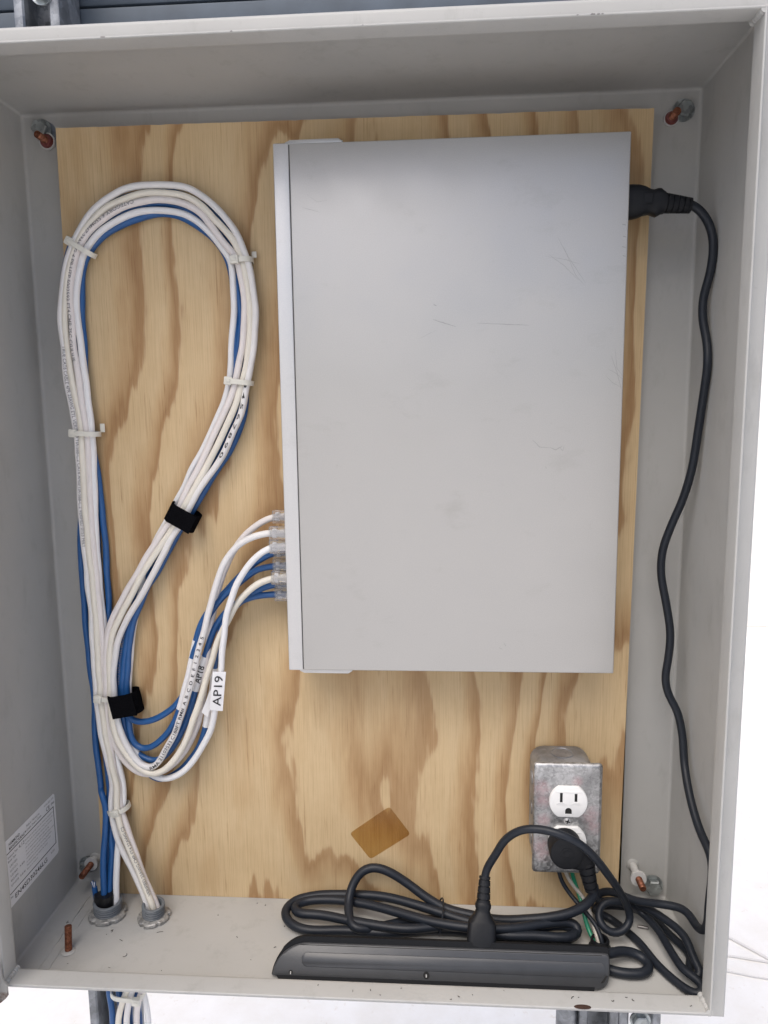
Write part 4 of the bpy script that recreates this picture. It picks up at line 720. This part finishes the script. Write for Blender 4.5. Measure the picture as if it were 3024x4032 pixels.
for zz, rr in ((-2, 10.3), (6, 10.2), (14, 10.0), (21, 9.8), (23, 9.4)):
    rings.append([V(-250 + rr*.98*math.cos(a) + .5*math.sin(3*a), -52 + rr*.82*math.sin(a), -ih+zz+.8*math.sin(2*a)) for a in [2*math.pi*k/28 for k in range(28)]])
tag(MB().loft(rings).build('tape_wrap', M['elect'], None, 50), 'black tape wound round the blue cables where they enter the larger fitting', 'tape')
stub = [V(-259,-50,-372), V(-260,-50,-358), V(-260.5,-50,-351)]
so = thing('cable_stub', 'cut end of a short blue cable beside the black tape, strands sticking out', 'cable', tuple(stub[0]))
MB().tube(stub, 2.6, 12).build('jacket', M['blue'], so, 50)
for k in range(5): MB().tube([stub[-1]+V(-.8+.4*k,0,-1), stub[-1]+V(-1.6+.8*k,-1,3), stub[-1]+V(-2.6+1.1*k,-1.5,6+k%3)], .45, 6).build('strand', M['label'] if k % 2 else M['blue'], so, 50)

# ------------------------------------------------------------------ outlet box
ox = thing('outlet_box', 'galvanised steel outlet box with pink smudged cover screwed to the plywood', 'outlet box', (192, -20, -314))
def rrect(x0, x1, z0, z1, r, n=6):
    return [p for cx, cz, a0 in ((x1-r, z0+r, -90), (x1-r, z1-r, 0), (x0+r, z1-r, 90), (x0+r, z0+r, 180)) for p in [(cx+r*math.cos(math.radians(a0+90*i/n)), cz+r*math.sin(math.radians(a0+90*i/n))) for i in range(n+1)]]
rings = []
for y, ins, r in ((-20.4, 3.5, 9), (-21.2, 1.6, 10), (-23.5, .3, 10.5), (-27, 0, 10.5), (-57.6, 0, 9)):
    rings.append([V(x, y, z) for x, z in rrect(162.6+ins, 216.6-ins, -313.5+ins, -208.6-ins, r+2)])
MB().loft(rings).build('box', M['galvbox'], ox, 40)
MB().lathe([(0, 10.5), (.7, 10.5), (.7, 9.2), (.2, 8.9)], (190, -38, -208.7), (0,0,1), 36).build('knockout', M['galvbox'], ox, 30)
for z in (-232, -262, -292):
    MB().lathe([(0, 6.2), (.7, 6.2), (1.1, 5.4)], (162.7, -40, z), (-1,0,0), 26).build('knockout', M['galvbox'], ox, 30)
bm = bmesh.new()
outl = rrect(161.4, 222.6, -314.7, -208.2, 3.0)
rings = [[V(x, -57.2, z) for x, z in outl], [V(x, -59.0, z) for x, z in rrect(161.4, 222.6, -314.7, -208.2, 3.2)], [V(x, -60.3, z) for x, z in rrect(162.4, 221.6, -313.7, -209.2, 3.0)], [V(x, -61.0, z) for x, z in rrect(164.8, 219.2, -311.3, -211.6, 2.4)]]
MB().loft(rings).build('cover', M['galv'], ox, 45)
def face_outline(cx, cz, rx, rz_, n=14):
    """round receptacle face with flat top and bottom"""
    pts = []
    for i in range(4*n):
        a = 2*math.pi*i/(4*n); x, z = rx*math.cos(a), rx*math.sin(a); pts.append((cx+x, cz+max(-rz_, min(rz_, z))))
    out = [];  [out.append(p) for p in pts if not out or (V(*p, 0)-V(*out[-1], 0)).length > .05]
    return out
rec = thing('receptacle', 'white duplex receptacle in the galvanised cover, upper half free', 'receptacle', (192, -61, -262.2))
for cz, lbl in ((-242.8, 1), (-281.6, 0)):
    fo = MB().prism(face_outline(192.1, cz, 17.0, 14.4), -64.4, -58, None, .8).build('socket_face', M['receptacle'], rec, 40)
    for dx, hh in ((-6.6, 4.4), (6.4, 3.7)):
        MB().box(192.1+dx-1.15, 192.1+dx+1.15, -64.62, -64.2, cz+4.6-hh, cz+4.6+hh).build('slot', M['gap'], fo, None)
    MB().prism([(192.1+x, cz-8.2+z) for x, z in [(-2.9,-2.6),(2.9,-2.6)] + [(2.9*math.cos(math.radians(a)), 2.9*math.sin(math.radians(a))) for a in range(0, 181, 20)]], -64.62, -64.2).build('ground_hole', M['gap'], fo, None)
    for sg in (-1, 1):
        MB().add([(192.1+sg*.6, -64.45, cz-2.8), (192.1+sg*12, -64.45, cz-2.8), (192.1+sg*9, -64.9, cz-.1), (192.1+sg*5, -64.9, cz-.1), (192.1+sg*9, -64.45, cz-.05), (192.1+sg*5, -64.45, cz-.05)], [(0,1,2,3), (3,2,4,5), (0,3,5), (1,4,2)]).build('ramp', M['receptacle'], fo, None)
    MB().add([(192.1-4, -64.45, cz-13.6), (192.1+4, -64.45, cz-13.6), (192.1+2.4, -64.95, cz-11.0), (192.1-2.4, -64.95, cz-11.0), (192.1+2.4, -64.45, cz-10.9), (192.1-2.4, -64.45, cz-10.9)], [(0,1,2,3), (3,2,4,5), (0,3,5), (1,4,2)]).build('ramp', M['receptacle'], fo, None)
    MB().prism([(192.1-11.4, cz+9.3), (192.1+11.4, cz+9.3), (192.1+11.4, cz+10.2), (192.1-11.4, cz+10.2)], -64.75, -64.3).build('ridge', M['receptacle'], fo, None)
scr = MB().lathe([(0, 3.4), (.8, 3.4), (1.8, 2.4), (2.0, 1.0)], (192, -61, -262.2), (0,-1,0), 20).build('screw', M['screw'], ox, 50)
for a in (.3, .3+math.pi/2):
    MB().box(-2.2, 2.2, -63.25, -62.3, -.45, .45, 0, 1, Matrix.Translation(V(192,0,-262.2)) @ Matrix.Rotation(a, 4, 'Y')).build('cross_slot', M['gap'], scr, None)

# ------------------------------------------------------------------ connectors and cords
def station(c, ax, hu, hv, u, ex=2.6, n=24):
    ax = V(*ax).normalized(); u = (V(*u) - ax*V(*u).dot(ax)).normalized(); w = ax.cross(u); out = []
    for k in range(n):
        a = 2*math.pi*k/n; cx, sx = math.cos(a), math.sin(a)
        out.append(V(*c) + u*(hu*math.copysign(abs(cx)**(2/ex), cx)) + w*(hv*math.copysign(abs(sx)**(2/ex), sx)))
    return out
def relief(p0, p1, hu0, hv0, hu1, hv1, u, ribs=4):
    p0, p1 = V(*p0), V(*p1); ax = p1-p0; st = []; N = ribs*4
    for i in range(N+1):
        t = i/N; g_ = .86 if i % 4 in (2,) else 1.0
        if 0 < i < N and i % 4 == 2:
            for dt, gg in ((-.25, 1), (-.2, .84), (.2, .84), (.25, 1)): tt = t+dt/N*1.6; st.append(station(p0.lerp(p1, tt), ax, lerp(hu0, hu1, tt)*gg, lerp(hv0, hv1, tt)*gg, u, 2.4))
        else: st.append(station(p0.lerp(p1, t), ax, lerp(hu0, hu1, t), lerp(hv0, hv1, t), u, 2.4))
    return st
PC = {k: spline(v, 3.5) for k, v in CORDS.items()}
c1 = thing('switch_mains_cord', 'thin black power cord running down the right wall from the switch to the power strip', 'power cord', (260, -60, -378))
MB().tube(PC['switch_cord'], 3.55, 14, .02, 3).build('cord', M['cord'], c1, 60)
st = []
for x, zt, zb in ((224, 287.6, 260.5), (234.2, 287.5, 260.8), (239.1, 287.2, 261.7), (243.7, 285.9, 263.7), (248, 283.7, 264.3), (251, 283.0, 263.2), (254, 284.1, 262.2), (256.5, 284.0, 263.4), (258.5, 282.2, 264.6), (260, 281.1, 264.6)):
    st.append(station((x, -48, (zt+zb)/2), (1,0,0), (zt-zb)/2, 8.6 if x < 246 else 7.8, (0,0,1), 3.2))
con = MB().loft(st).build('connector', M['blackplastic'], c1, 40)
MB().loft(relief((259.6,-48,272.9), (281.5,-48,270.2), 8.0, 6.4, 6.0, 5.2, (0,0,1), 5)).build('strain_relief', M['blackplastic'], con, 30)
MB().box(241.5, 248.5, -57.0, -56.0, 271, 278.5, .2, 1).build('mark', M['blackplastic'], con, None)
# plug standing in the power strip
base, tip = V(112.4, -98.5, -355.5), V(117.0, -75.0, -310.5); ax = (tip-base).normalized(); uu = V(1,0,0)
st = []
for t, hu, hv in ((-4, 12.3, 8.6), (0, 12.6, 8.8), (14, 12.2, 8.6), (16, 11.6, 8.3), (22, 7.2, 6.6), (24.5, 6.3, 6.1), (27, 7.1, 6.6), (29, 7.1, 6.6), (30.5, 6.4, 6.0)):
    st.append(station(base+ax*t, ax, hu, hv, uu, 4.5 if t < 15 else 2.8))
pg = MB().loft(st).build('plug', M['blackplastic'], c1, 30)
MB().loft(relief(base+ax*30.2, base+ax*51.5, 6.2, 5.8, 5.0, 4.6, uu, 4)).build('strain_relief', M['blackplastic'], pg, 30)

c2 = thing('extension_cord', 'thick black cord of the power strip, coiled behind it and plugged into the outlet', 'power cord', (60, -50, -378))
MB().tube(PC['strip_cord'], 4.25, 14, .02, 9).build('cord', M['cord'], c2, 60)
pc = V(188.5, 0, -281.5)
disc = []
for y, r in ((-65, 13.5), (-66, 14.5), (-79, 14.9), (-81.5, 14.3), (-82.6, 12.6)): disc.append([V(pc.x + r*1.02*math.cos(a), y, pc.z + r*math.sin(a)*1.05) for a in [2*math.pi*k/40 for k in range(40)]])
pl2 = MB().loft(disc).build('plug', M['blackplastic'], c2, 35)
d2 = V(.80, .10, -.60).normalized()
st = [station(pc+V(0,-73,0)+d2*t, d2, hu, hv, V(.6,0,.8), 3.2) for t, hu, hv in ((2, 14.3, 7.6), (12, 13, 7.4), (19, 10.2, 7), (24, 8.6, 6.6))]
MB().loft(st).build('neck', M['blackplastic'], pl2, 40)
MB().loft(relief(pc+V(0,-73,0)+d2*23, V(212.6,-72,-322), 8.2, 6.6, 5.8, 5.4, V(.6,0,.8), 4)).build('strain_relief', M['blackplastic'], pl2, 30)
for r in (3.6, 6.0): MB().lathe([(82.4, r), (82.9, r), (82.9, r-.5), (82.4, r-.5)], (pc.x, 0, pc.z), (0,-1,0), 30, close=True).build('ring_mark', M['blackplastic'], pl2, 30)
t_ = MB(); tc = V(77, -54, -366.5); t_.tube([tc+V(.5*math.sin(a*2)+3*math.sin(a), 21*math.cos(a), 10.5*math.sin(a)) for a in [2*math.pi*k/30 for k in range(31)]], .8, 6, caps=False)
tag(t_.build('twist_tie', M['cord'], None, 60), 'thin black twist tie round the coiled cord behind the power strip', 'twist tie')
for nm, mk, lb in (('hot_wire', 'cord', 'black single wire from the outlet box down behind the power strip'), ('neutral_wire', 'greywire', 'pale grey single wire from the bottom of the outlet box'), ('ground_wire', 'green', 'green single wire between outlet box and floor bushing')):
    p = PC[nm]; tag(MB().tube(p, 2.05, 10).build(nm, M[mk], None, 60), lb, 'wire')
e = thing('bushing', 'black round bushing in the floor taking the single wires behind the power strip', 'bushing', (221, -75, -ih))
MB().lathe([(0, 10), (3, 10), (3, 8.4), (10, 8.4), (11.5, 7.6), (11.5, 6.2), (0, 6.2)], (221, -75, -ih), (0,0,1), 26, close=True).build('collar', M['blackplastic'], e, 30)

# ------------------------------------------------------------------ power strip
ps = thing('power_strip', 'charcoal and black power strip lying on the cabinet floor', 'power strip', (70, -105, -378.8))
# front face lies in a plane leaning back; local axes: x, h up the face, d into the body
FO = V(0, -124, -377.6); FH = V(0, .5, .866); FD = V(0, .866, -.5)
def on_face(x, h, d=0.0): return FO + V(x, 0, 0) + FH*h + FD*d
def outline(g_=0.0):
    L = [(-69.5+31*(1-math.cos(math.radians(a)))*1.0 + g_, 27.5*math.sin(math.radians(a)) - (g_ if a > 40 else 0) + (.3 if a < 20 else 0)) for a in range(4, 91, 6)]
    Rr = [(219.5-g_, 26.8-g_), (220.5-g_, 24), (219.5-g_, 12)] + [(206+(13-g_)*math.cos(math.radians(a)), 12.5+(12.5-g_)*math.sin(math.radians(a))) for a in range(-6, -91, -12)]
    return L + [(215-g_, 27.5-g_)] + Rr + [(190, g_), (-60, g_)]
ol = outline()
def strip_shell(g0, d0, d1, name, m, bevel=0.0, top=0.0, parent=ps):
    rings = []
    a = outline(g0)
    A = [on_face(x, h+top*(h > 20), d0) for x, h in a]; B = [on_face(x, h+top*(h > 20), d1) for x, h in a]
    B = [V(p.x, p.y, max(p.z, -378.6)) for p in B]; A = [V(p.x, p.y, max(p.z, -378.6)) for p in A]
    mb = MB().loft([A, B]); return mb.build(name, m, parent, 40)
# charcoal front: a raised panel with a stepped band
rings = [[on_face(x, h, d) for x, h in outline(g_)] for g_, d in ((0, 9), (0, 1.6), (.5, .6), (1.4, 0))]
front = MB().loft(rings).build('front_shell', M['gret'], ps, 40)
def panel(x0, x1, h0, h1, d, r=4):
    pts = rrect(x0, x1, h0, h1, r); return MB().loft([[on_face(x, h, .2) for x, h in pts], [on_face(x, h, d*.6) for x, h in pts], [on_face(lerp(x, (x0+x1)/2, .003), lerp(h, (h0+h1)/2, .05), d) for x, h in pts]])
panel(-44, 216, 9.5, 20.5, -.75, 5).build('raised_band', M['gret'], front, 40)
MB().loft([[on_face(x, h, d) for x, h in ((-46, 25.6), (214, 25.6), (214, 26.1), (-46, 26.1))] for d in (-.1, .3)]).build('seam', M['gap'], ps, None)
# black body behind it, sloping back to the floor
prof = [(9, 27.5), (9, 0)]
A = [on_face(x, h, 9) for x, h in outline(.4)]
def back_pt(x, h): p = on_face(x, h, 9); dd = V(0, .866, -.5); q = p + dd*22; return V(q.x, min(q.y, -84), max(q.z, -378.4))
B = [back_pt(x, h) for x, h in outline(.4)]
MB().loft([A, B]).build('body', M['blackplastic'], ps, 40)
rim = [[on_face(x, h+4.2*max(0, min(1, (h-6)/21)), d) for x, h in outline(g_)] for g_, d in ((-.2, 2.6), (-.9, 4.0), (-.9, 8.6), (-.2, 9.6))]
MB().loft([[V(p.x, p.y, max(p.z, -378.5)) for p in r] for r in rim]).build('rim', M['trimgrey'], ps, 40)
MB().loft([[on_face(x, h, d) for x, h in ((-63, -.6), (205, -.6), (206, 2.6), (-66, 2.6))] for d in (-.5, 5)]).build('base', M['blackplastic'], ps, 30)  # base edge; its black also stands in for the shadow gap below
for x, h in ((64.3, 6.5), (-53, 5)):
    c = on_face(x, h, -.15); k_ = MB().lathe([(0, 2.7 if x > 0 else 1.6), (.5, 2.7 if x > 0 else 1.6)], c, tuple(-FD), 18).build('mounting_slot', M['gap'], ps, None)
    MB().loft([[on_face(x+a, h-1.6+b, d) for a, b in ((-.4,0),(.4,0),(.4,2.2),(-.4,2.2))] for d in (-.75, -.5)]).build('slot_light', M['frost'], k_, None)
c = on_face(213.5, 7.5, .2); MB().loft([[on_face(x, h, d) for x, h in ((211, 5.5), (214.5, 9.5), (216, 11.5), (217.5, 11), (214, 6.2))] for d in (-.35, .6)]).build('slot', M['gap'], ps, None)
MB().loft([[on_face(x, 28.4, d) for x, d in ((160, 14), (185, 14), (185, 22), (160, 22))], [on_face(x, 30.2, d) for x, d in ((161, 14.5), (184, 14.5), (184, 21.5), (161, 21.5))]]).build('switch_rocker', M['red'], ps, None)
for x in (0, 40, 145):
    MB().loft([[on_face(x+a, 27.4, d) for a, d in ((-10, 12), (10, 12), (10, 28), (-10, 28))], [on_face(x+a, 28.4, d) for a, d in ((-9.4, 12.6), (9.4, 12.6), (9.4, 27.4), (-9.4, 27.4))]]).build('socket', M['trimgrey'], ps, None)

# ------------------------------------------------------------------ small litter on the floor
tag(MB().lathe([(0, 1.2), (.3, 1.5), (9.5, 1.5), (9.8, 1.2)], (263, -44, -ih+1.5), (1,-.25,0), 10).build('loose_pin', M['steel'], None, 40), 'short loose metal pin on the floor between the black cords', 'pin')
mb = MB()
def curl(x, y, z, L, r=.22):
    a = rnd.random()*6.28; k = rnd.uniform(-.9, .9); p = [V(x, y, z)]
    for i in range(5): p.append(p[-1]+V(math.cos(a), math.sin(a), .05*rnd.random())*L/5); a += k
    mb.tube(p, r, 5)
zf = -ih+.35
for _ in range(22): curl(rnd.uniform(-290, -60), rnd.uniform(-135, -25), zf, rnd.uniform(.8, 2.6), rnd.uniform(.15, .35))
for x, y, L in ((-234,-75,4), (-222,-84,4), (-210,-105,6), (-185,-72,6), (-283,-62,4), (-281,-64,3), (225,-130,4), (231,-132,3), (240,-129,5), (252,-135,9), (258,-136,9), (263,-134,8), (270,-137,6), (246,-126,3), (268,-130,4)): curl(x, y, zf, L, .22)
for _ in range(12): curl(rnd.uniform(-60, 280), rnd.uniform(-158, -146), -H+FL+.3, rnd.uniform(.8, 2.2), rnd.uniform(.15, .3))
for x, y, L in ((183,-150,5), (214,-152,4), (229,-150,4)): curl(x, y, -H+FL+.4, L*.7, .3)
o = mb.build('shavings', M['dust'], None, 60); o['kind'] = 'stuff'; o['label'] = 'dark metal shavings and grit scattered on the cabinet floor'; o['category'] = 'debris'
